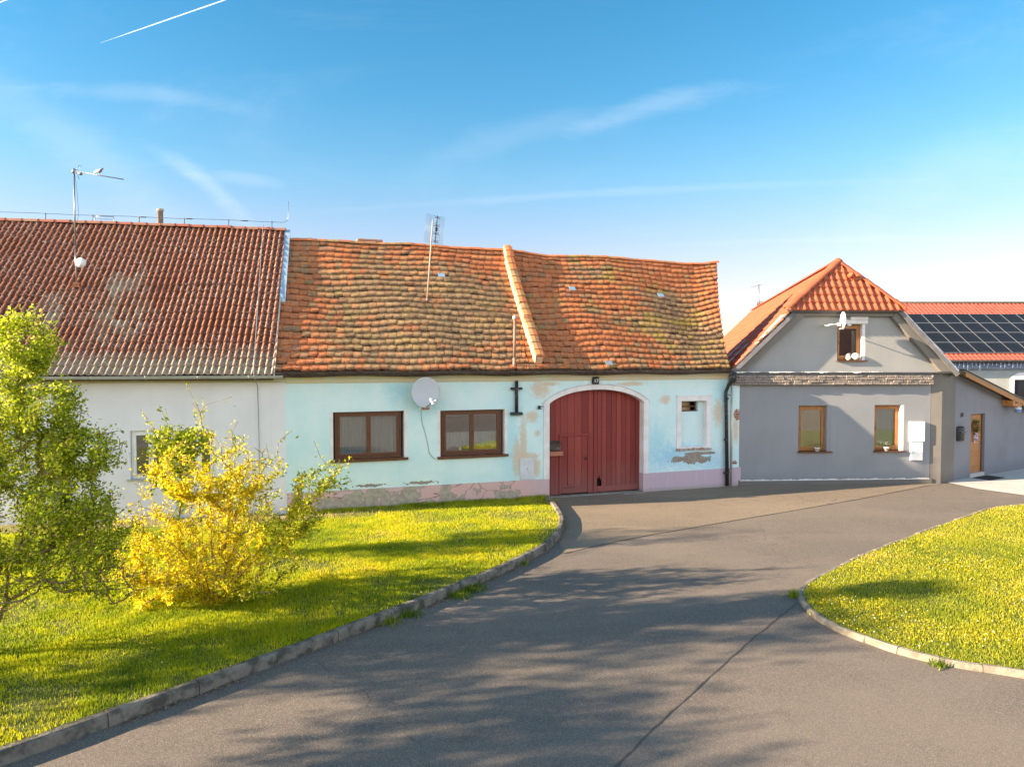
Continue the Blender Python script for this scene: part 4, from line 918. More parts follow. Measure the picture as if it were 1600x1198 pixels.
mb = MB(); mb._add([(-.25, -.45, 3.60), (-.215, -.45, 3.60), (-.215, -.45, 3.70), (-.25, -.45, 3.70), (-.355, 1.75, 5.64), (-.32, 1.75, 5.64), (-.32, 1.75, 5.76), (-.355, 1.75, 5.76)], [(0, 1, 2, 3), (4, 7, 6, 5), (0, 4, 5, 1), (1, 5, 6, 2), (2, 6, 7, 3), (3, 7, 4, 0)]); mb.build('verge_board', mk('verge_mortar', (.55, .46, .36), (.4, .3, .22), 5, .9, .4, 30), WH)
mb = MB(); gutter_mb(mb, (-14.2, -.52, 3.63), (-.03, -.52, 3.62), .068, 36, .01); mb.build('gutter', M['zinc'], WH)
# lightning conductor
lc = empty('lightning_conductor', FW, (0, 0, 0), 'thin grey lightning conductor wire along the ridge and down the dark red roof', 'lightning conductor')
mb = MB(); zr = 8.17
wpts = [(-14, 4.25, zr + .14)] + [(-13 + k * 1.33, 4.25, zr + .14 - (.015 if k % 2 else 0)) for k in range(9)] + [(-.95, 4.25, zr + .12), (-.55, 4.25, zr + .12), (-.42, 4.25, zr + .17), (-.38, 4.25, zr + .27), (-.37, 4.25, zr + .78)]
mb.tube(wpts, .008, 5); mb.build('ridge_wire', M['wire_grey'], lc)
for k in range(10): x_ = -12.3 + k * 1.27; mb = MB(); mb.tube([(x_, 4.22, zr - .09), (x_, 4.25, zr + .15)], .012, 5); mb.build('wire_holder', M['black_iron'], lc)
for x_ in (-3.3, -4.6, -1.7): mb = MB(); mb.tube([(x_ - .12, 4.25, zr + .13), (x_ + .12, 4.25, zr + .13)], .016, 6); mb.build('clamp', M['black_iron'], lc)
mb = MB(); q0 = Vector((-1.12, 4.2, 8.15)); q1 = Vector((-.70, -.52, 3.75)); nr = Vector((0, -.69, .73)) * .06
mb.tube([q0] + [q0.lerp(q1, k / 8) + nr for k in range(9)] + [(-.69, -.58, 3.6), (-.69, -.05, 3.35), (-.67, -.04, 2.0), (-.67, -.04, .2)], .0095, 5); mb.build('down_wire', M['alu'], lc)
# chimney pipe
mb = MB(); mb.lathe([(.085, 8.0), (.085, 8.58), (.10, 8.585), (.10, 8.66), (.07, 8.665), (.07, 8.5)], (-4.23, 4.75, 0), k=16); o = mb.build('chimney', mk('cement_pipe', (.40, .32, .24), (.26, .2, .16), 6, .9, .3, 30), WH)
# yagi antenna on mast
ya = empty('tv_antenna', FW, (-5.585, 2.0, 5.98), 'tall yagi television antenna on a thin mast above the dark red roof', 'antenna')
mb = MB(); mb.tube([(0, 0, 0), (-.02, .0, .6), (-.02, .0, 1.0)], .018, 8); mb.tube([(-.02, 0, 1.0), (-.02, 0, 3.12)], .021, 8); mb.build('mast', M['wire_grey'], ya)
bd = Vector((1.0, -.45, -.22)); bl_ = 1.5
mb = MB(); c0 = Vector((-.07, .02, 3.07)); tip = c0 + bd * bl_ * .98; mb.tube([c0, tip], .015, 6); mb.tube([(-.05, 0, 3.0), (-.0, 0, 3.12)], .035, 8); mb.build('boom', M['wire_grey'], ya)
mb = MB(); sv = Vector((.41, .91, 0)).normalized()
for k in range(16):
    mb = MB(); p = c0 + bd * (.22 + .076 * k); mb.tube([p - sv * .045, p + sv * .045], .003, 4); mb.build('element', M['wire_grey'], ya)
mb = MB()
p = c0 + bd * .10; mb.tube([p, p + Vector((.10, 0, .17))], .008, 5); mb.tube([p, p + Vector((.09, 0, -.2))], .008, 5); mb.tube([p + Vector((.03, .1, .05)), p + Vector((.12, .1, .2))], .005, 5)
mb.tube([c0 + bd * .2 + Vector((-.0, 0, -.04)), c0 + bd * .27 + Vector((0, 0, -.045))], .04, 8); mb.build('feed_dipole', M['wire_grey'], ya)
mb = MB(); mb.tube([(.0, 0, 3.0), (.05, 0, 2.5), (.08, 0, 1.9), (.0, 0, 1.6)], .004, 4); mb.build('cable', M['black_iron'], ya)
mb = MB()
for dx in (-.3, .22): mb.tube([(dx - .02, 2.25, 2.05), (dx - .02, 2.25, 2.3)], .01, 5)
mb.tube([(-.32, 2.25, 2.3), (.2, 2.25, 2.3)], .01, 5); mb.tube([(-.32, 2.25, 2.22), (.2, 2.25, 2.22)], .008, 5); mb.build('ridge_bracket', M['wire_grey'], ya)
mb = MB(); mb.box(-.07, .09, -.08, .05, -.03, .10); mb.tube([(0, 0, .05), (.12, -.14, -.04)], .012, 5); mb.tube([(0, 0, .05), (-.1, -.12, -.04)], .012, 5); mb.build('mast_foot', M['rust'], ya)
mb = MB(); mb.lathe([(.13, -.03), (.125, -.02), (.08, .01), (.01, .03), (.01, .045), (.08, .03), (.13, -.02)], (.15, -.09, .62), 'Y', 20); mb.tube([(.02, 0, .62), (.13, -.05, .62)], .012, 5); mb.build('small_dish', M['white_plastic'], ya)
# bird on the boom
bp = ya.location + FW.w(0, 0, 0) * 0 + (FW.w(*(c0 + bd * .76)) - FW.w(0, 0, 0)) + Vector((0, 0, .012))
mb = MB(); mb.tube([(-.17, 0, .035), (-.11, 0, .055), (-.06, 0, .075), (0, 0, .09), (.045, 0, .115), (.07, 0, .15), (.085, 0, .172), (.105, 0, .172), (.125, 0, .165), (.14, 0, .16)], [.008, .02, .042, .05, .042, .026, .024, .022, .008, .003], 12)
mb.tube([(0, .015, .06), (.005, .015, .0)], .004, 5); mb.tube([(0, -.015, .06), (.005, -.015, .0)], .004, 5)
m_, T_ = newmat('dove_feathers'); x_ = T_.sepxyz(ocoord(T_))[0]; finish(T_, T_.mix(T_.sm(x_, .0, .06), (.62, .60, .56, 1), (.16, .15, .18, 1)), .8)
o = mb.build('dove', m_); o.location = bp; o.rotation_euler = (0, R(12), FW.a - R(24)); tag(o, 'pale dove with dark head perched on the yagi antenna boom', 'bird')

# ================================================================ grey house
GH = empty('grey_house', FG, (0, 0, 0), 'grey rendered gabled house with orange tile roof and stone band, right of the turquoise cottage', 'house')
GW = [(1.95, 2.99, 1.07, 2.55), (4.47, 5.46, 1.07, 2.56)]
GU = (3.19, 4.12, 4.0, 5.16)
mb = MB(); mb.poly([[(-.02, .16), (6.35, .16), (6.35, 3.22), (-.02, 3.22)]] + [rect(*q)[::-1] for q in GW], 0, .45); mb.build('front_wall', M['grey_stucco'], GH)
mb = MB(); mb.poly([[(-.02, -.1), (6.4, -.1), (6.4, .17), (-.02, .17)]], -.05, .3)
random.seed(4)
mb.build('footing', M['taupe_stucco'], GH)
mb = MB(); NS = 220; vv = []
for s in range(NS + 1):
    x = .02 + 6.3 * s / NS; h_ = max(.003, .016 + .012 * math.sin(s * .31) * math.sin(s * .07) + random.uniform(-.014, .012)); y_ = -.052 - random.uniform(0, .006)
    vv += [(x, y_, .150), (x, y_, .165 + h_), (x, -.03, .150), (x, -.03, .165 + h_)]
mb._add(vv, [(s * 4, s * 4 + 4, s * 4 + 5, s * 4 + 1) for s in range(NS)] + [(s * 4 + 2, s * 4 + 3, s * 4 + 7, s * 4 + 6) for s in range(NS)] + [(s * 4 + 1, s * 4 + 5, s * 4 + 7, s * 4 + 3) for s in range(NS)])
mb.build('foam_edge', M['white_paint'], GH)
# stone band
mb = MB(); random.seed(8)
mb.box(-.40, 6.36, -.13, 0.0, 3.215, 3.53)
for row in range(4):
    x = -.41; zz = 3.22 + row * .077
    while x < 6.3:
        l = random.uniform(.12, .42); mb.cur = random.random(); mb.bbox(x, min(x + l, 6.34) - .006, -.145 - random.uniform(0, .045), -.125, zz, zz + .072, .012); x += l
mb.build('stone_band', M['stone'], GH)
mb = MB(); mb.box(-.45, 7.12, -.20, .0, 3.60, 3.625); mb.box(-.42, 6.34, -.12, 0, 3.53, 3.60); mb.build('ledge', M['darkgrey_paint'], GH)
mb = MB(); NS = 190; vv = []
for s in range(NS + 1):
    x = -.3 + 4.9 * s / NS; q_ = math.sin(s * .21) * math.sin(s * .083 + 1) + random.uniform(-.5, .5); h_ = max(.002, .022 + .03 * q_); lo_ = 3.626 - max(0, .03 * q_)
    vv += [(x, -.206, lo_), (x, -.206, lo_ + h_), (x, -.196, lo_), (x, -.196, lo_ + h_)]
mb._add(vv, [(s * 4, s * 4 + 4, s * 4 + 5, s * 4 + 1) for s in range(NS)] + [(s * 4 + 2, s * 4 + 3, s * 4 + 7, s * 4 + 6) for s in range(NS)] + [(s * 4 + 1, s * 4 + 5, s * 4 + 7, s * 4 + 3) for s in range(NS)] + [(s * 4, s * 4 + 2, s * 4 + 6, s * 4 + 4) for s in range(NS)])
mb.build('peeling_render', M['white_paint'], GH)
# gable wall
gz = 3.62; slope = 1.055
gpoly = [(-.25, gz), (7.0, gz), (5.13, 5.54), (1.50, 5.47)]
mb = MB(); mb.poly([gpoly] + [rect(*GU)[::-1]], 0.0, .4); mb.build('gable_wall', stucco('warm_grey_stucco', (.34, .33, .315), (.30, .295, .285)), GH)
# raised verge bands and soffit band
mb = MB(); mb.poly([[(-.42, gz + .02), (.10, gz + .02), (1.98, 5.37), (1.90, 5.52), (1.42, 5.47)]], -.20, -.004); mb.poly([[(7.08, gz + .02), (6.56, gz + .02), (4.90, 5.37), (5.05, 5.60), (5.20, 5.60)]], -.20, -.004)
mb.poly([[(1.95, 5.41), (4.93, 5.41), (5.05, 5.53), (1.91, 5.53)]], -.16, -.004); mb.build('verge_band', M['taupe_stucco'], GH)
mb = MB(); random.seed(31)
vv = []; NS = 70  # one torn light strip along the verge
for s in range(NS + 1):
    t0 = s / NS; a0 = Vector((-.42 + 1.80 * t0, -.215, 3.62 + 1.84 * t0)); w_ = max(.006, .045 + .05 * math.sin(s * .37) * math.sin(s * .11 + 1) + random.uniform(-.03, .035)); nrm = Vector((-.73, 0, .69)); up_ = .01 + .012 * math.sin(s * .9)
    vv += [a0 + nrm * up_, a0 + nrm * (up_ - w_), a0 + nrm * up_ + Vector((0, .02, 0)), a0 + nrm * (up_ - w_) + Vector((0, .02, 0))]
mb._add(vv, [(s * 4, s * 4 + 1, s * 4 + 5, s * 4 + 4) for s in range(NS)] + [(s * 4 + 2, s * 4 + 6, s * 4 + 7, s * 4 + 3) for s in range(NS)] + [(s * 4 + 1, s * 4 + 3, s * 4 + 7, s * 4 + 5) for s in range(NS)] + [(s * 4, s * 4 + 4, s * 4 + 6, s * 4 + 2) for s in range(NS)])
for s in range(9):
    t0 = s / 9; t1 = (s + 1.05) / 9; a0, a1 = Vector((7.1 - 1.9 * t0, -.24, 3.66 + 1.92 * t0)), Vector((7.1 - 1.9 * t1, -.24, 3.66 + 1.92 * t1)); w_ = random.uniform(.02, .07)
    nrm = Vector((.71, 0, .70)); mb.slab([a0 + nrm * .02, a0 + nrm * (.02 - w_), a1 + nrm * (.02 - w_), a1 + nrm * .02], .02)
mb.build('torn_flashing', M['white_paint'], GH)
# roof
EL, HL, HR, ER = Vector((-.47, -.32, 3.58)), Vector((1.40, -.32, 5.545)), Vector((5.16, -.32, 5.565)), Vector((7.10, -.32, 3.58))
AP = Vector((3.54, .70, 7.19))
rd = Vector((math.sin(R(15.8)), math.cos(R(15.8)), 0)).normalized()
L2 = 24.0
nP = (AP - EL).cross(rd).normalized(); HD = HL.copy(); HD.z = EL.z - (nP.x * (HL.x - EL.x) + nP.y * (HL.y - EL.y)) / nP.z - .03
mb = MB(); EB = EL + Vector((-.0, 0, 0)) + rd * (L2 + 3.3); RB = AP + rd * L2
mb.slab([EL, EB, RB, AP, HD][::-1], .12); mb.slab([ER, HR, AP, RB, ER + rd * (L2 + 3.3)][::-1], .12); mb.build('roof_deck', M['darkgrey_paint'], GH)
# left slope tiles: rows run along rd
e1 = (EL - EB).normalized(); up = (AP - EL); up = (up - e1 * up.dot(e1)).normalized(); nL = e1.cross(up)
if nL.z < 0: nL = -nL
A0 = EB; tot = (EL - EB).length; slen = abs((AP - EL).dot(up)); kx = (HL - EL).dot(e1); hl_s = (HL - EL).dot(up); nQ = 0; ap_x = (AP - EB).dot(e1); rb_x = (RB - EB).dot(e1)
def xrL(s): return tot + kx * s / hl_s if s < hl_s else (tot + kx) + (ap_x - tot - kx) * (s - hl_s) / (slen - hl_s)
wave_roof('roof_tiles', EB + nL * .03, e1, up, lambda s: rb_x * s / slen, xrL, slen, .34, .30, .035, M['new_tile'], GH, .03, -3, tot + 6, None, 6)
# hip
hip_up = (AP - Vector((AP.x, HL.y, HL.z))); hlen = hip_up.length; hu = hip_up.normalized()
wave_roof('hip_tiles', Vector((0, HL.y - .05, HL.z + .02)), (1, 0, 0), hu, lambda s: HL.x - .06 + (AP.x - HL.x) * s / hlen, lambda s: HR.x + .08 + (AP.x - HR.x) * s / hlen, hlen, .30, .235, .045, M['new_tile'], GH, .035, 1, 6, None, 8)
mb = MB(); mb.slab([HL, HR, AP], .08); mb.box(HL.x - .02, HR.x + .02, -.35, -.3, 5.55, 5.62); mb.build('hip_deck', M['darkgrey_paint'], GH)
random.seed(14); mb = MB(); o3 = Vector((0, 0, .06)); ridge_caps(mb, [HL + o3 + Vector((-.05, -.03, 0)), AP + o3], .13, .33); ridge_caps(mb, [HR + o3 + Vector((.05, -.03, 0)), AP + o3], .12, .33); ridge_caps(mb, [RB + o3, AP + o3], .12, .4); mb.lathe([(.17, -.05), (.14, .05), (.05, .12)], tuple(AP + o3), k=10); mb.build('hip_caps', M['new_tile'], GH)
mb = MB(); mb.tube([(3.72, -.02 + .28, 6.80 - .08), (3.74, .12, 6.82)], [.10, .05], 10); mb.build('vent_tile', M['new_tile'], GH)
# skylights on the left slope
for k, (dist, s_) in enumerate(((3.2, .9), (6.0, 1.2))):
    c = EL - e1 * dist + up * s_ + nL * .07; mb = MB(); a, b = e1 * .42, up * .55
    mb.slab([c - a - b, c + a - b, c + a + b, c - a + b], .12); sk = mb.build('skylight', M['darkgrey_paint'], GH)
    a, b = e1 * .35, up * .48; c = c + nL * .012; mb = MB(); mb.slab([c - a - b, c + a - b, c + a + b, c - a + b], .01); mb.build('pane', M['panel_black'], sk)
# rear walls of the house
mb = MB(); a = EL + Vector((.5, .5, 0)); b = EB + Vector((.7, -1, 0)); mb._add([a, b, (b.x, b.y, 0), (a.x, a.y, 0)], [(0, 1, 2, 3)]); a = ER + Vector((-.5, .5, 0)); b = ER + rd * (L2 + 2) + Vector((-.5, 0, 0)); mb._add([a, b, (b.x, b.y, 0), (a.x, a.y, 0)], [(0, 1, 2, 3)]); mb.build('side_wall', M['grey_stucco'], GH)
for i, (x0, x1, z0, z1) in enumerate(GW + [GU]):
    we = empty('window'); we.parent = GH; window(we, x0 + .01, x1 - .10, z0 + .02, z1 - .01, .14, M['orange_wood'], .07, sashes=1)
    mb = MB(); mb.box(x0 - .03, x1 + .05, -.09, .14, z0 - .03, z0 + .005); mb.build('sill', M['brown_frame'], we)
    mb = MB(); mb.box(x1 - .10, x1 - .004, .004, .3, z0 + .005, z1 - .002); mb.build('reveal', M['white_paint'] if i else M['grey_stucco'], we)
    mb = MB(); bz = z0 + .12; 
    if i == 0: mb.box(x0 + .06, x1 - .14, .20, .21, z0 + .06, z1 - .05); mb.box(x0 + .44, x0 + .455, .192, .20, z0 + .1, z1 - .08); mb.box(x0 + .1, x1 - .18, .192, .20, z0 + .78, z0 + .795); mb.build('blind', mk('tan_blind_reflection', (.86, .60, .33), (.80, .55, .3), 2, .7, 0), we)  # tan blind, brightened in colour to stand for a sunlit reflection
    elif i == 1: mb.box(x0 + .12, x1 - .2, .26, .27, z0 + .2, z1 - .08); mb.build('blind', M['sheer'], we)
    else: mb.box(x1 - .32, x1 - .2, .24, .25, z0 + .1, z1 - .2); mb.build('blind', M['lace'], we)
mb = MB(); mb.poly([[(.4, .2), (6.1, .2), (6.1, 3.6), (4.9, 4.9), (2.1, 4.9), (.8, 3.6), (.4, 3.3)]], 1.4, 1.5); mb.box(.4, 6.1, .46, 1.39, 3.3, 3.4); mb.build('room_lining', M['room'], GH)
mb = MB(); mb.bbox(3.22, 4.18, -.035, .02, 5.17, 5.30, .01); mb.bbox(3.60, 4.18, -.06, .02, 5.30, 5.41, .01); mb.build('lintel_block', M['white_paint'], GH)
# meter boxes
mx = empty('meter_box', FG, (5.62, 0, 1.37), 'two stacked white meter cabinets on the sunlit grey wall beside the pier', 'meter box')
mb = MB(); mb.bbox(0, .50, -.09, -.003, .0, .65, .01); mb.build('upper_cabinet', M['white_plastic'], mx)
mb = MB(); mb.bbox(.05, .45, -.075, -.003, -.61, -.005, .01); mb.build('lower_cabinet', M['white_plastic'], mx)
for x_, z_, y_ in ((.05, .55, -.092), (.05, .08, -.092), (.45, .24, -.092), (.12, -.08, -.077), (.12, -.36, -.077), (.38, -.36, -.077)): mb = MB(); mb.lathe([(.012, -.006), (.012, .0)], (x_, y_, z_), 'Y', 8); mb.build('lock', M['wire_grey'], mx)
# flower pots and globes
def pot(fr, loc, label, seed, cols, n=60, h=.16):
    e = empty('flower_pot', fr, loc, label, 'flower pot'); mb = MB(); mb.lathe([(.055, 0), (.085, .10), (.092, .10), (.092, .12), (.07, .12), (.05, .03)], (0, 0, 0), k=14); mb.build('pot', M['white_plastic'], e)
    rs = np.random.RandomState(seed); C = rs.normal(0, 1, (n, 3)) * (.10, .05, .055) + (0, 0, .12 + h * .5); leaf_quads('plant', C, .018, cols[0], e, rs)
    C = rs.normal(0, 1, (n // 2, 3)) * (.09, .05, .05) + (0, 0, .14 + h * .7); leaf_quads('blossom', C, .016, cols[1], e, rs); return e
def leaf_quads(name, C, size, mat, parent, rs, out=None, elong=1.5, rnd=None, kind=None):
    n = len(C); d = rs.normal(0, 1, (n, 3)); d /= np.linalg.norm(d, axis=1)[:, None]
    if out is not None: d = d * .8 + out; d /= np.linalg.norm(d, axis=1)[:, None]
    e = np.cross(d, rs.normal(0, 1, (n, 3))); e /= np.linalg.norm(e, axis=1)[:, None] + 1e-9
    s = size * (.6 + .8 * rs.rand(n))[:, None]
    A = C; Bm = C + d * s * elong * .5 + e * s * .45; Cc = C + d * s * elong; Dm = C + d * s * elong * .5 - e * s * .45
    V = np.stack([A, Bm, Cc, Dm], 1).reshape(-1, 3); Fq = np.arange(n * 4).reshape(n, 4)
    r = np.repeat(rs.rand(n) if rnd is None else rnd, 4); return mesh_np(name, V, Fq, mat, parent, {'rnd': r})
M['violet'] = leafmat('violet_petals', [(0, (.45, .35, .6)), (.5, (.7, .62, .75)), (1, (.9, .85, .9))], .3)
M['red_petal'] = leafmat('dull_red_petals', [(0, (.35, .05, .06)), (.5, (.45, .12, .1)), (1, (.5, .4, .3))], .3)
pot(FG, (2.55, -.03, 1.075), 'white pot with sparse reddish plant on the shaded left sill of the grey house', 4, (M['leaf_dark'], M['red_petal']), 90)
pot(FG, (4.86, -.03, 1.075), 'white pot of pale violet flowers on the sunlit right sill of the grey house', 5, (M['leaf_dark'], M['violet']))
for x_, r_, lb in ((3.55, .075, 'smaller white ball on the upper gable window sill'), (3.78, .115, 'larger white ball on the upper gable window sill')):
    mb = MB(); mb.lathe([(r_ * math.sin(q) * (1 + .02 * math.sin(5 * q)) + .001, -r_ * math.cos(q)) for q in np.linspace(.02, math.pi - .02, 14)], (0, 0, r_), k=20); mb.lathe([(.3 * r_, 0), (.3 * r_, .01)], (0, 0, 0), k=12)
    o = mb.build('white_ball', M['white_plastic']); o.location = FG.w(x_, -.03, 4.007); tag(o, lb, 'ball', 'white balls on the gable sill')
e = dish('satellite_dish', FG, (3.06, -.56, 5.26), .23, .26, 82, 0, 'small bright white satellite dish jutting out under the orange hip roof', 'satellite dish', small=True)
mb = MB(); mb.tube([(0, .42, -.17), (.30, .45, -.15), (.62, .30, -.12)], .018, 6); mb.build('wall_mount', M['zinc'], e)
# small roof antenna far behind
fa = empty('tv_antenna', None, tuple(FG.w(*(AP + rd * 20))), 'small distant antenna above the orange ridge of the grey house', 'antenna')
mb = MB(); mb.tube([(0, 0, -.2), (-.05, 0, 1.35)], .025, 6); mb.build('mast', M['wire_grey'], fa)
mb = MB(); mb.tube([(-.45, 0, 1.25), (.1, 0, 1.4)], .018, 5); mb.build('boom', M['wire_grey'], fa)
for k in range(4): mb = MB(); p = Vector((-.42 + .13 * k, 0, 1.26 + .035 * k)); mb.tube([p + Vector((0, -.3, 0)), p + Vector((0, .3, 0))], .012, 4); mb.build('element', M['wire_grey'], fa)

# ================================================================ annex with lean-to roof
AX = empty('annex', FA, (0, 0, 0), 'shaded grey annex with a sloping lean-to roof and brown front door', 'annex')
# pier: footprint polygon in annex frame
def toA(p):
    d = Vector((p.x - FA.x, p.y - FA.y)); c, s = math.cos(FA.a), math.sin(FA.a); return (d.x * c + d.y * s, -d.x * s + d.y * c)
pts = [toA(FG.w(6.36, -.0)), (0, 0), (.82, 0), (.82, .6), toA(FG.w(6.36, .6))]
mb = MB(); n = 5; mb._add([(x, y, -.1) for x, y in pts] + [(x, y, 3.60) for x, y in pts], [tuple(range(n)), tuple(range(2 * n - 1, n - 1, -1))] + [(i, (i + 1) % n, n + (i + 1) % n, n + i) for i in range(n)]); mb.build('pier', M['taupe_stucco'], AX)
DX0, DX1, DZ0, DZ1 = 1.93, 2.90, .05, 2.17
zt = lambda x: 3.58 - .262 * (x - .8)
mb = MB(); mb.poly([[(.80, -.1), (DX0, -.1), (DX0, DZ1), (DX1, DZ1), (DX1, -.1), (9, -.1), (9, zt(9)), (.80, zt(.8))]], .03, .4); mb.build('front_wall', M['annex_stucco'], AX)
th = .13
mb = MB(); a = Vector((.72, -.34, zt(.72) + .06)); b = Vector((6.2, -.34, zt(6.2) + .06)); mb.slab([a, b, b + Vector((0, 7.2, .32)), a + Vector((0, 7.2, .32))], .035); mb.slab([a + Vector((0, -.02, .045)), b + Vector((0, -.02, .045)), b + Vector((0, 7.22, .365)), a + Vector((0, 7.22, .365))], .012)
mb.build('roof', M['olive_roof'], AX)
mb = MB(); mb._add([(.80, -.33, zt(.8) - .10), (6.0, -.33, zt(6) - .13), (6.0, -.33, zt(6) + .02), (.80, -.33, zt(.8) + .02), (.80, -.29, zt(.8) - .10), (6.0, -.29, zt(6) - .13), (6.0, -.29, zt(6) + .02), (.80, -.29, zt(.8) + .02)], [(0, 1, 2, 3), (4, 7, 6, 5), (0, 4, 5, 1), (1, 5, 6, 2), (2, 6, 7, 3), (3, 7, 4, 0)]); mb.build('fascia', M['orange_wood'], AX)
mb = MB(); mb.box(4.05, 4.22, -.33, .1, 2.40, 2.60); mb.bbox(4.22, 4.75, -.33, -.1, 2.36, 2.50, .01); mb.build('bracket', M['orange_wood'], AX)
mb = MB(); mb.bbox(DX0 + .04, DX1 - .04, .14, .19, DZ0 + .09, DZ1 - .04, .008)
for z_ in (.5, 1.0, 1.5): mb.bbox(DX0 + .2, DX1 - .2, .128, .142, z_ - .15, z_ + .22, .008)
dr = mb.build('door', M['orange_wood'], AX)
mb = MB(); mb.poly([[(DX0, DZ0), (DX0, DZ1), (DX1, DZ1), (DX1, DZ0), (DX1 - .045, DZ0), (DX1 - .045, DZ1 - .045), (DX0 + .045, DZ1 - .045), (DX0 + .045, DZ0)][::-1]], .12, .22); mb.build('door_frame', M['brown_frame'], dr)
mb = MB(); mb.tube([(DX1 - .12, .14, 1.05), (DX1 - .12, .09, 1.05), (DX1 - .22, .09, 1.05)], .01, 6); mb.box(DX1 - .135, DX1 - .105, .13, .14, .95, 1.15); mb.build('handle', M['alu'], dr)
mb = MB(); mb.box(DX0, DX1, .02, .35, -.02, DZ0 + .09); mb.build('door_step', M['concrete'], AX)
mb = MB(); mb.bbox(.0, .95, -.62, -.06, 0, .02, .01); o = mb.build('doormat', M['dark']); o.location = FA.w(1.95, 0, .013); o.rotation_euler = (0, 0, FA.a); tag(o, 'dark doormat in front of the brown annex door', 'doormat')
mlx = empty('mailbox', FA, (.97, .03, 1.30), 'black rounded letterbox on the grey annex wall beside the brown door', 'mailbox')
mb = MB(); mb.lathe([(.02, -.22), (.17, -.215), (.19, -.14), (.19, .22), (.16, .26), (.02, .265)], (.2, -.02, .24), k=14, sx=1, sy=.65); mb.build('body', M['black_iron'], mlx)
mb = MB(); mb.bbox(.06, .34, -.165, -.14, .30, .34, .006); mb.build('slot_flap', M['darkgrey_paint'], mlx)
nm = empty('house_number', FA, (1.31, .0, 2.17), 'dark metal house number 31 on the grey annex wall above the letterbox', 'house number'); text_obj('numeral', '31', .2, M['darkbrown_metal'], nm, (0, .01, 0), ext=.01)
# wreath on the door
wr = empty('door_wreath', FA, (2.38, .11, 1.72), 'dried flower wreath with pale violet ribbon on the brown annex door', 'wreath')
rs = np.random.RandomState(3); th_ = rs.rand(260) * 2 * np.pi; rr_ = .17 + rs.normal(0, .04, 260)
C = np.stack([rr_ * np.cos(th_), rs.normal(-.03, .02, 260), rr_ * np.sin(th_)], 1); leaf_quads('ring', C[:150], .05, M['leaf_dark'], wr, rs); leaf_quads('flowers', C[150:], .035, M['red_petal'], wr, rs)
C = np.stack([rs.normal(0, .05, 60), rs.normal(-.05, .01, 60), -.18 - rs.rand(60) * .3], 1); leaf_quads('ribbon', C, .06, M['violet'], wr, rs)
lp = empty('hanging_object', FA, (4.50, -.30, 2.36), 'small blue and white object hanging under the annex roof edge', 'lamp')  # unidentified blue and white piece, gives off no light
mb = MB(); mb.lathe([(.04, 0), (.10, -.03), (.11, -.07), (.10, -.08)], (0, 0, 0), k=14); mb.build('white_top', M['white_plastic'], lp)
mb = MB(); mb.lathe([(.10, -.08), (.10, -.19), (.05, -.20)], (0, 0, 0), k=14); mb.build('blue_body', mk('blue_enamel', (.12, .22, .42), (.15, .25, .45), 3, .4, 0), lp)

# ================================================================ far building with solar panels
FF = Frame(18, 44.6, 0.0)
FH = empty('far_building', FF, (0, 0, 0), 'distant pale building with red sheet roof carrying dark solar panels', 'building')
mb = MB(); mb.poly([[(0, 0), (34, 0), (34, 4.1), (0, 4.1)]] + [rect(14.0, 14.7, 1.5, 2.9)[::-1]], .6, .9); mb.box(0, .3, .9, 13, 0, 4.1); mb.box(33.7, 34, .9, 13, 0, 4.1); mb.build('wall', M['far_wall'], FH)
mb = MB(); mb.box(0, 34, .35, .59, 3.45, 3.95); mb.build('eaves_band', M['far_band'], FH)
fs_ = math.hypot(6.7, 4.1); fu = Vector((0, 6.7, 4.1)) / fs_; fn = Vector((0, -4.1, 6.7)) / fs_
wave_roof('roof', (0, 0, 4.0), (1, 0, 0), fu, lambda s: -.3, lambda s: 34.3, fs_, .4, .30, .035, M['red_metal'], FH, .02, -.4, 34.4, None, 6)
mb = MB(); mb.slab([(-.3, .05, 3.95), (34.3, .05, 3.95), (34.3, 6.7, 8.02), (-.3, 6.7, 8.02)], .12); mb.slab([(-.3, 6.7, 8.08), (34.3, 6.7, 8.08), (34.3, 13.4, 3.95), (-.3, 13.4, 3.95)], .12); mb.tube([(-.3, 6.7, 8.12), (34.3, 6.7, 8.12)], .11, 8); mb.build('roof_deck', M['darkbrown_metal'], FH)
mb = MB(); mb.tube([(-.3, -.08, 3.96), (34.3, -.08, 3.96)], .08, 8); mb.build('gutter', M['black_iron'], FH)
prng = random.Random(1)
pw, ph = 1.08, 1.30
for r_ in range(4):
    for c_ in range(21):
        base = Vector((8.35 + c_ * (pw + .02), 0, 4.0)) + fu * (.75 + r_ * (ph + .02)) + fn * .12
        mb = MB(); mb.slab([base, base + Vector((pw, 0, 0)), base + Vector((pw, 0, 0)) + fu * ph, base + fu * ph], .035)
        if c_ == 0 and r_ == 0: first_panel = mb.build('solar_panel', M['alu'], FH); base0 = base.copy(); mb2 = MB(); q = fu * .022; e_ = Vector((.018, 0, 0)); up_ = fn * .004; mb2.slab([base + q + e_ + up_, base + Vector((pw, 0, 0)) + q - e_ + up_, base + Vector((pw, 0, 0)) + fu * ph - q - e_ + up_, base + fu * ph - q + e_ + up_], .003); cell0 = mb2.build('cells', M['panel_black'], first_panel)
        else:
            o = first_panel.copy(); COL.objects.link(o); o.parent = FH; o.location = base - base0; k_ = cell0.copy(); COL.objects.link(k_); k_.parent = o
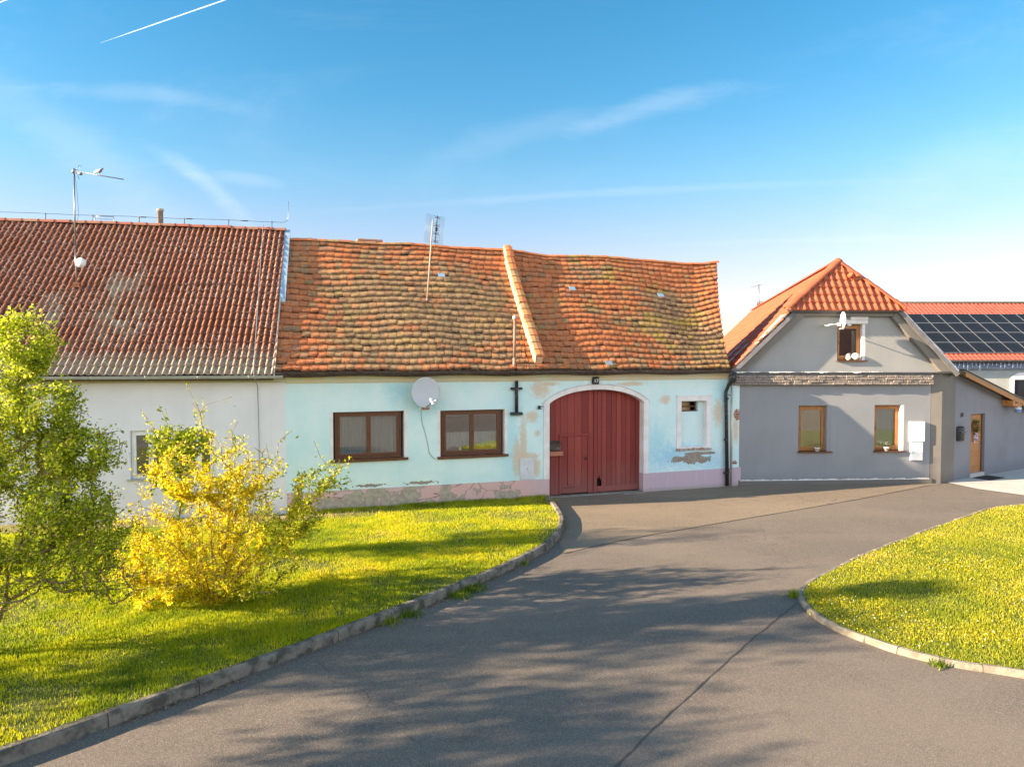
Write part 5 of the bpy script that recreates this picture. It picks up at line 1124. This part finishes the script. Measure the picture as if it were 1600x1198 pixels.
# icicle lights: one string
il = empty('icicle_lights', FF, (0, 0, 0), 'string of white icicle lights hanging under the distant red eaves', 'string lights'); mb = MB(); prng = random.Random(8)
mb.tube([(8, .28, 3.86), (33, .28, 3.86)], .012, 4); x_ = 8.2
while x_ < 33:
    l_ = prng.choice([.2, .35, .5, .3]); mb.tube([(x_, .28, 3.86), (x_ + prng.uniform(-.06, .06), .28, 3.86 - l_)], .012, 4)
    for k in range(int(l_ / .1)): mb.box(x_ - .025, x_ + .025, .25, .29, 3.8 - k * .1, 3.84 - k * .1)
    x_ += .26
mb.build('drops', M['rope_white'], il)
mb = MB(); ap_ = [(13.95 + .62 * (1 - math.cos(math.pi * i / 10)), 2.75 + .45 * math.sin(math.pi * i / 10)) for i in range(11)]
mb.poly([[(13.75, 1.5), (13.75, 2.9)] + [(14.5 - .72 * math.cos(math.pi * i / 10), 2.9 + .32 * math.sin(math.pi * i / 10)) for i in range(1, 10)] + [(15.25, 2.9), (15.25, 1.5), (15.05, 1.5), (15.05, 2.78), (13.95, 2.78), (13.95, 1.5)]], .5, .595); mb.build('window_surround', M['white_paint'], FH)
mb = MB(); mb.box(13.95, 15.05, .56, .598, 1.5, 2.78); mb.build('window', M['panel_black'], FH)
mb = MB(); mb.poly([[(16.1, 0), (19.5, 0), (19.5, 2.95), (16.1, 2.95)]], .56, .598); mb.build('garage_opening', M['dark'], FH)
mb = MB(); mb.box(15.55, 15.8, .4, .6, 1.2, 3.0); mb.build('pillar', M['white_paint'], FH)
# buildings and trees across the road, seen in the windows and throwing the road shadow
OB = empty('opposite_barn', None, (-14, -24, 0), 'long dark timber barn with a white plastered end across the road', 'barn')
mb = MB(); mb.box(-30, 9, -8, 0, 0, 4.2); mb.box(14, 90, -8, 0, 0, 4.6); mb.build('wall', mk('dark_timber', (.06, .045, .035), (.04, .03, .025), 3, .9, .2, 20, stretch=(4, 4, .3)), OB)
mb = MB(); mb.box(9.05, 13.9, -8, .3, 0, 5.2); mb.build('end_wall', M['white_wall'], OB)
mb = MB(); mb.slab([(-31, .6, 4.0), (91, .6, 4.0), (91, -4, 8.2), (-31, -4, 8.2)], .15); mb.slab([(-31, -4, 8.2), (91, -4, 8.2), (91, -8.6, 4.0), (-31, -8.6, 4.0)], .15); mb.build('roof', mk('barn_roof', (.24, .09, .06), (.16, .08, .06), 3, .8, .3), OB)
flat('far_verge', [(-60, -23), (60, -23), (60, -10), (-60, -13)], .05, M['turf'])

# ================================================================ plants
class Plant:
    def __init__(s, seed): s.rs = np.random.RandomState(seed); s.P = []; s.par = []; s.tip = []
    def node(s, p, par): s.P.append(np.array(p, float)); s.par.append(par); return len(s.P) - 1
    def stem(s, a, b, n, wob, par=-1, bow=(0, 0, 0)):
        a, b = np.array(a, float), np.array(b, float); i = par if par >= 0 else s.node(a, -1)
        for k in range(1, n + 1):
            t = k / n; i = s.node(a + (b - a) * t + np.array(bow) * math.sin(math.pi * t) + s.rs.normal(0, wob, 3), i)
        return i
    def reach(s, tgt, seg=.22, wob=.03, sag=.0, upw=.5):
        P = np.array(s.P); d = tgt - P; dist = np.linalg.norm(d, axis=1); cost = dist + upw * np.maximum(0, -d[:, 2]) + .04 * np.linalg.norm(P - P[0], axis=1)
        i = int(np.argmin(cost)); L_ = dist[i]
        if L_ < .03: return
        n = max(1, int(L_ / seg)); a = P[i]; pr = s.par[i]; dirp = (a - s.P[pr]) if pr >= 0 else np.array([0, 0, 1.]); dirp /= np.linalg.norm(dirp) + 1e-9
        c = a + dirp * L_ * .35; j = i
        for k in range(1, n + 1):
            t = k / n; p = (1 - t) ** 2 * a + 2 * t * (1 - t) * c + t * t * tgt + s.rs.normal(0, wob, 3) * (k < n); j = s.node(p, j)
        s.tip.append(j)
    def mesh(s, name, mat, parent, r0, pw=.45, rmax=.12, k=5):
        n = len(s.P); cnt = np.zeros(n); P = np.array(s.P)
        for i in range(n - 1, -1, -1):
            if cnt[i] == 0: cnt[i] = 1
            if s.par[i] >= 0: cnt[s.par[i]] += cnt[i] * 1.0 if True else 0
        # count only tips
        r = np.minimum(r0 * cnt ** pw, rmax); idx = [i for i in range(n) if s.par[i] >= 0]; A = P[[s.par[i] for i in idx]]; Bq = P[idx]; ra = np.minimum(r[[s.par[i] for i in idx]], r[idx] * 1.6); rb = r[idx]
        t = Bq - A; t /= np.linalg.norm(t, axis=1)[:, None] + 1e-9; u = np.cross(t, [.31, .2, .93]); u /= np.linalg.norm(u, axis=1)[:, None] + 1e-9; v = np.cross(t, u); V = []
        for R_, C_ in ((ra, A), (rb, Bq)):
            for j in range(k): q = 2 * math.pi * j / k; V.append(C_ + (u * math.cos(q) + v * math.sin(q)) * R_[:, None])
        V = np.stack(V, 1).reshape(-1, 3); m_ = len(idx); F_ = []
        b = np.arange(m_) * 2 * k
        for j in range(k): F_.append(np.stack([b + j, b + (j + 1) % k, b + k + (j + 1) % k, b + k + j], 1))
        s.r = r; return mesh_np(name, V, np.concatenate(F_), mat, parent, smooth=True)
    def leaf_points(s, per, spread, thin=.02, back=2, keep=None):
        P = np.array(s.P); out = []
        for tnode in s.tip:
            j = tnode
            for b in range(back):
                m_ = s.rs.poisson(per if keep is None else per * keep(P[j]))
                if m_: 
                    pj = P[s.par[j]] if s.par[j] >= 0 else P[j]; tt = s.rs.rand(m_, 1); out.append(P[j] * tt + pj * (1 - tt) + s.rs.normal(0, spread, (m_, 3)))
                j = s.par[j]
                if j < 0: break
        return np.concatenate(out)
def ell(rs, c, r, n, shell=.0):
    d = rs.normal(0, 1, (n, 3)); d /= np.linalg.norm(d, axis=1)[:, None]; q = (shell + (1 - shell) * rs.rand(n, 1)) ** (1 / 2.2); return np.array(c) + d * q * np.array(r)

# forsythia --------------------------------------------------------
FX, FY = -4.75, 11.25
FOR = empty('forsythia_bush', None, (FX, FY, .12), 'large golden yellow forsythia bush in bloom on the lawn before the white house', 'bush')
pl = Plant(42); pl.node((0, 0, 0), -1)
for k in range(30):
    a = pl.rs.rand() * 2 * math.pi; sp = (.25 + .75 * pl.rs.rand()); L_ = 1.15 + .5 * pl.rs.rand(); tip = np.array([math.cos(a) * sp * 1.25, math.sin(a) * sp * 1.1, L_ * (1.45 - .75 * sp)])
    b = pl.node((math.cos(a) * .12, math.sin(a) * .12, .02), 0); pl.stem(pl.P[b], tip, 7, .02, b, (0, 0, .22 * sp))
T_ = [ell(pl.rs, (-.15, 0, 1.25), (1.75, 1.4, 1.15), 430, .15), ell(pl.rs, (.9, 0, 1.55), (.95, .9, .75), 120, .2), ell(pl.rs, (-.9, -.2, .75), (1.0, .9, .75), 170, .1), ell(pl.rs, (-.1, 0, 2.2), (1.15, .9, .55), 150, .2), ell(pl.rs, (.3, -.2, .55), (1.1, .8, .5), 90), ell(pl.rs, (1.75, .1, 2.0), (.45, .4, .35), 26)]
T_ = np.concatenate(T_); T_[:, 2] = np.abs(T_[:, 2]) + .05; T_ = T_[np.argsort(np.linalg.norm(T_, axis=1))]
for q in T_: pl.reach(q, .2, .018, upw=1.5)
for q in [(-.45, 0, 3.55), (-.38, .1, 3.2), (-1.15, 0, 3.1), (-1.05, .1, 2.8), (.30, 0, 3.3), (.36, .1, 2.9), (-.15, .1, 3.1), (2.15, .0, 2.35), (2.0, .1, 1.9), (2.05, -.1, 2.15), (1.6, 0, 2.6), (1.2, .2, 2.75)]:
    pl.reach(np.array(q), .2, .02, upw=1.0)
pl.mesh('stems', M['bark2'], FOR, .0042, .42, .024)
fk = lambda p: (1.25 if p[0] < .75 else .55) * (.45 if p[2] > 2.45 else 1)
C = pl.leaf_points(3.9, .035, back=8, keep=fk); C = C[C[:, 2] > .0]
dn = np.clip(np.abs(pl.rs.normal(.62, .22, len(C))) , 0, 1); leaf_quads('blossom', C, .029, M['forsythia'], FOR, pl.rs, rnd=dn)
C = pl.leaf_points(1.5, .05, back=3, keep=lambda p: .6 + 3.6 * (p[0] > 1.0) + 1.0 * (p[2] > 2.4) + 1.6 * (p[2] < .5)); leaf_quads('leaves', C, .036, M['leaf'], FOR, pl.rs)
# green shrub on the left ------------------------------------------
SX, SY = -7.0, 9.15
SH = empty('elder_shrub', None, (SX, SY, .12), 'tall fresh green leafy shrub at the left edge of the lawn', 'shrub')
pl = Plant(7); pl.node((0, 0, 0), -1)
for a, b in (((-.05, 0, 0), (.2, 0, 1.3)), ((.1, .1, 0), (.55, .1, 1.5)), ((0, -.1, 0), (-.5, -.2, 1.4)), ((.1, 0, 0), (.35, -.2, 1.2)), ((.0, .1, 0), (-.3, .5, 1.5))):
    i = pl.node(a, 0); e_ = pl.stem(a, b, 6, .02, i); pl.stem(b, np.array(b) + np.array([b[0] * .35 + .1, b[1] * .4, 1.4]), 6, .03, e_)
lobes = [((.52, 0, 4.22), (.40, .5, .42), 130), ((.0, 0, 3.55), (.55, .6, .5), 110), ((.75, 0, 3.35), (.55, .6, .42), 120), ((1.35, 0, 2.75), (.55, .55, .38), 120), ((-.3, 0, 2.7), (.75, .8, .6), 120), ((.55, 0, 2.55), (.7, .7, .45), 90),
         ((1.25, -.2, 2.1), (.65, .6, .42), 150), ((.2, 0, 1.8), (.9, .9, .55), 130), ((1.2, 0, 1.35), (.8, .7, .45), 120), ((-.2, -.3, 1.1), (.9, .9, .5), 130), ((.8, -.2, 1.15), (1.0, .7, .35), 90), ((1.5, 0, 1.7), (.5, .5, .4), 80), ((1.7, .1, .95), (.45, .5, .3), 40), ((-1.2, 0, 2.2), (.9, .9, 1.6), 150)]
T_ = np.concatenate([ell(pl.rs, np.array(c) * (.9, .9, .985) + (.28, 0, 0), np.array(r) * (.9, .9, .97), n_, .2) for c, r, n_ in lobes]); T_ = T_[np.argsort(np.linalg.norm(T_, axis=1))]
for q in T_: pl.reach(q, .24, .03, upw=.9)
pl.mesh('branches', M['bark2'], SH, .0046, .42, .045)
lk = lambda p: 1.25 if p[2] > 1.9 else (.8 if p[2] > 1.3 else .35)
C = pl.leaf_points(7.6, .055, back=4, keep=lk); leaf_quads('leaves', C, .030, M['leaf'], SH, pl.rs)
# green sapling behind the forsythia -------------------------------
SP = empty('leafy_sapling', None, (-6.45, 13.6, .1), 'bright green leafy sapling rising behind the yellow forsythia', 'sapling')
pl = Plant(9); pl.node((0, 0, 0), -1); pl.stem((0, 0, 0), (.1, 0, 1.9), 8, .02, 0)
T_ = np.concatenate([ell(pl.rs, (-.15, 0, 2.35), (.38, .4, .32), 60, .2), ell(pl.rs, (.3, 0, 2.35), (.35, .3, .28), 40, .2), ell(pl.rs, (.0, 0, 1.7), (.5, .4, .4), 40)]); T_ = T_[np.argsort(T_[:, 2])]
for q in T_: pl.reach(q, .2, .02)
pl.reach(np.array((-.28, 0, 2.95))); pl.reach(np.array((-.33, 0, 3.05)))
pl.mesh('branches', M['bark2'], SP, .004, .42, .03); C = pl.leaf_points(9, .05, back=3); leaf_quads('leaves', C, .046, M['leaf'], SP, pl.rs)
# trees outside the frame whose shadows streak over the road --------
def shade_tree(loc, seed, hgt, cr, ntip, lab, per=3.2, trunk=3.0):
    e = empty('roadside_tree', None, loc, lab, 'tree', 'trees left of the lawn'); pl = Plant(seed); pl.node((0, 0, 0), -1); pl.stem((0, 0, 0), (.1, .1, trunk), 8, .03, 0); i = len(pl.P) - 1
    pl.stem(pl.P[i], (0, 0, hgt * .8), 8, .06, i)
    T_ = np.concatenate([ell(pl.rs, (cr * .5 * math.cos(q), cr * .5 * math.sin(q), trunk + (hgt - trunk) * z_), (cr * .55, cr * .55, (hgt - trunk) * .22), ntip // 6, .1) for q, z_ in zip(pl.rs.rand(6) * 6.28, (.25, .4, .5, .6, .75, .88))]); T_ = T_[np.argsort(np.linalg.norm(T_ - (0, 0, trunk), axis=1))]
    for q in T_: pl.reach(q, .35, .04, upw=.3)
    pl.mesh('trunk', M['bark'], e, .005, .47, .16); C = pl.leaf_points(per, .12, back=3); leaf_quads('crown', C, .085, M['leaf'], e, pl.rs)
shade_tree((-15.5, 3.5, 0), 1, 5.6, 1.9, 480, 'tall loose tree nearest the road bend beyond the left edge')
shade_tree((-16.4, 5.9, .1), 2, 6.6, 1.9, 480, 'tall loose tree in the middle of the three beyond the left edge')
shade_tree((-17.0, 11.4, .1), 5, 6.7, 1.2, 220, 'slim loose tree nearest the white house beyond the left edge', 2.2, 3.6)

# ================================================================ grass
def vnoise(X, Y, sc, seed):
    rs = np.random.RandomState(seed); G = rs.rand(64, 64); x = X * sc; y = Y * sc; xi = np.floor(x).astype(int); yi = np.floor(y).astype(int); fx = x - xi; fy = y - yi; fx = fx * fx * (3 - 2 * fx); fy = fy * fy * (3 - 2 * fy)
    g = lambda a, b: G[a % 64, b % 64]
    return (g(xi, yi) * (1 - fx) + g(xi + 1, yi) * fx) * (1 - fy) + (g(xi, yi + 1) * (1 - fx) + g(xi + 1, yi + 1) * fx) * fy
def scatter(poly, n, box, seed, dens):
    rs = np.random.RandomState(seed); X = rs.uniform(box[0], box[1], n); Y = rs.uniform(box[2], box[3], n)
    k = inside(poly, X, Y) & (np.abs(X) < .80 * np.maximum(Y, .1) + 1.5) & (rs.rand(n) < dens(X, Y)); return X[k], Y[k], rs
def blades(name, X, Y, rs, z, hmin, hmax, wd, mat, lean=.5, rbias=0):
    n = len(X); z = lawnz(X, Y) if z is None else np.full(n, z); a = rs.rand(n) * 2 * np.pi; h = (hmin + (hmax - hmin) * rs.rand(n)) * (.45 + .7 * vnoise(X, Y, 1.3, 5) + .5 * vnoise(X, Y, 5.5, 15)); l = lean * rs.rand(n) * h; b = rs.rand(n) * 2 * np.pi
    w_ = wd * (.6 + .8 * rs.rand(n)); dx, dy = np.cos(a) * w_, np.sin(a) * w_
    V = np.stack([np.stack([X - dx, Y - dy, z], 1), np.stack([X + dx, Y + dy, z], 1), np.stack([X + np.cos(b) * l, Y + np.sin(b) * l, z + h], 1)], 1).reshape(-1, 3)
    r = np.clip(.32 * rs.rand(n) + .62 * vnoise(X, Y, .7, 8) + .42 * vnoise(X, Y, 3.1, 9) + .2 * vnoise(X, Y, 9, 19) - .28 + rbias, 0, 1); r = np.where(rs.rand(n) < .035, 1.0, r); o = mesh_np(name, V, np.arange(3 * n).reshape(n, 3), mat, None, {'rnd': np.repeat(r, 3)}); return tag(o, kind='stuff')
innerL = inset(KL, .12) + lawnL[len(KL):]; innerR = inset(KR, .09) + lawnR[len(KR):]
def densL(X, Y):
    d = np.clip(9.5 / np.maximum(Y, 5), .35, 1.0) ** 1.2
    yw = 18.19 + (X + 5.79) * .194; yb = 18.19 + (X + 5.79) * .339; wl = np.where(X < -5.79, yw, yb); gap = wl - Y
    bare = (gap < 1.15) & (X < -3.5); d = d * np.where(bare, .10, 1) * np.where((gap < .9) & (X >= -3.5) & (X < -1.2), .55, 1); q = vnoise(X, Y, .9, 3) * .6 + vnoise(X, Y, 2.7, 33) * .4; return d * np.clip(.12 + 2.1 * (q - .2), .15, 1.1)
X, Y, rs = scatter(innerL, 1700000, (-14, 1.3, 3, 20.6), 1, densL); lw = blades('lawn_grass', X, Y, rs, None, .022, .06, .0052, M['grass'])
X, Y, rs = scatter(innerR, 620000, (4.6, 22, 7, 20.3), 2, lambda X, Y: np.clip(11 / np.maximum(Y, 5), .35, 1)); blades('meadow_grass', X, Y, rs, RZ, .02, .05, .0052, M['grass2'])
X, Y, rs = scatter(innerR, 80000, (4.6, 20, 7, 20.3), 3, lambda X, Y: np.clip(vnoise(X, Y, 1.2, 4) * 1.4 - .38, 0, 1) * .85)
C = np.stack([X, Y, RZ + .035 + .025 * rs.rand(len(X))], 1); o = leaf_quads('meadow_flowers', C, .018, M['petal'], None, rs, elong=1.2, out=np.array([0, 0, .0])); tag(o, kind='stuff')
X, Y, rs = scatter(innerL, 26000, (-9, 1.3, 5, 20), 6, lambda X, Y: np.clip(vnoise(X, Y, .9, 14) * 2.0 - 1.1, 0, 1) * .35)
C = np.stack([X, Y, lawnz(X, Y) + .05 + .03 * rs.rand(len(X))], 1); o = leaf_quads('lawn_flowers', C, .018, M['petal'], None, rs, elong=1.2); tag(o, kind='stuff')
# shaggy verge along the wall and weeds in the kerb joints
rs = np.random.RandomState(12); n = 9000; t = rs.rand(n) * 7.2; yy = -rs.gamma(1.6, .07, n) - .03; pw_ = [FB.w(a_, b_) for a_, b_ in zip(t, yy)]; X = np.array([p.x for p in pw_]); Y = np.array([p.y for p in pw_]); k = rs.rand(n) < (.25 + .75 * vnoise(X, Y, 1.5, 2)); blades('wall_grass', X[k], Y[k], rs, None, .04, .12, .006, M['grass'], .7, -.25)
cs = []; rs = np.random.RandomState(13)
for (cx_, cy_, n_, s_) in [(-.95, 12.0, 420, .16), (-.72, 12.3, 420, .13), (-1.6, 11.0, 140, .10), (-1.9, 10.7, 120, .1), (4.78, 11.9, 110, .07), (4.78, 11.0, 90, .06), (5.6, 9.2, 90, .07), (1.05, 20.1, 150, .12), (.2, 13.8, 80, .06), (7.2, 8.45, 90, .06), (8.6, 8.05, 120, .06)]:
    cs.append(rs.normal(0, s_, (n_, 2)) * (1, .8) + (cx_, cy_))
cs = np.concatenate(cs); blades('kerb_weeds', cs[:, 0], cs[:, 1], rs, .0, .04, .13, .007, M['grass'], .8, -.35)
# sand and leaf litter drifted along the kerb foot
rs = np.random.RandomState(15); LK = np.array(KL); i = rs.randint(30, len(LK) - 1, 5200); q = rs.rand(5200, 1); p = LK[i] * (1 - q) + LK[i + 1] * q; t_ = LK[i + 1] - LK[i]; t_ /= np.linalg.norm(t_, axis=1)[:, None]; off = rs.gamma(1.2, .035, 5200); k = rs.rand(5200) < vnoise(p[:, 0], p[:, 1], 2.0, 6) * 1.1
C = np.stack([p[:, 0] + t_[:, 1] * off, p[:, 1] - t_[:, 0] * off, np.full(5200, .003)], 1)[k]
o = leaf_quads('leaf_litter', C, .014, leafmat('litter', [(0, (.09, .06, .03)), (.5, (.22, .15, .08)), (1, (.38, .30, .2))], .1), None, rs); tag(o, kind='stuff')

# contrails: thin vapour trails very high up
def contrail(p, q, r, lab):
    mb = MB(); a, b = Vector(p), Vector(q); n = 14
    mb.tube([a.lerp(b, k / n) for k in range(n + 1)], [r * (.15 + .85 * min(1, k / 5)) for k in range(n + 1)], 8)
    m, T = newmat('vapour'); d = T.n('ShaderNodeBsdfDiffuse'); d.inputs[0].default_value = (.9, .9, .9, 1); tr = T.n('ShaderNodeBsdfTransparent'); mx_ = T.n('ShaderNodeMixShader')
    lw_ = T.n('ShaderNodeLayerWeight'); lw_.inputs[0].default_value = .5
    f = T.m('MULTIPLY', T.m('SUBTRACT', 1, lw_.outputs['Facing']), T.m('MULTIPLY', T.noise(T.map(ocoord(T), (.004, .004, .004)), 1, 3), .8))
    T.put(mx_.inputs[0], f); T.put(mx_.inputs[1], tr.outputs[0]); T.put(mx_.inputs[2], d.outputs[0]); T.put(T.n('ShaderNodeOutputMaterial').inputs[0], mx_.outputs[0])
    o = mb.build('contrail', m); tag(o, lab, 'contrail', 'contrails in the sky')
def skyp(u, v, d): c, s = math.cos(R(1.86)), math.sin(R(1.86)); b = -(v - 599) / 1109; x = Vector(((u - 800) / 1109, c + s * b, -s + c * b)); return x * d
contrail(skyp(157, 67, 9000), skyp(420, -24, 9000), 7, 'long thin white contrail high in the blue sky, upper left')
contrail(skyp(-90, 38, 9000), skyp(30, -8, 9000), 7, 'short stub of contrail in the top left corner of the sky')
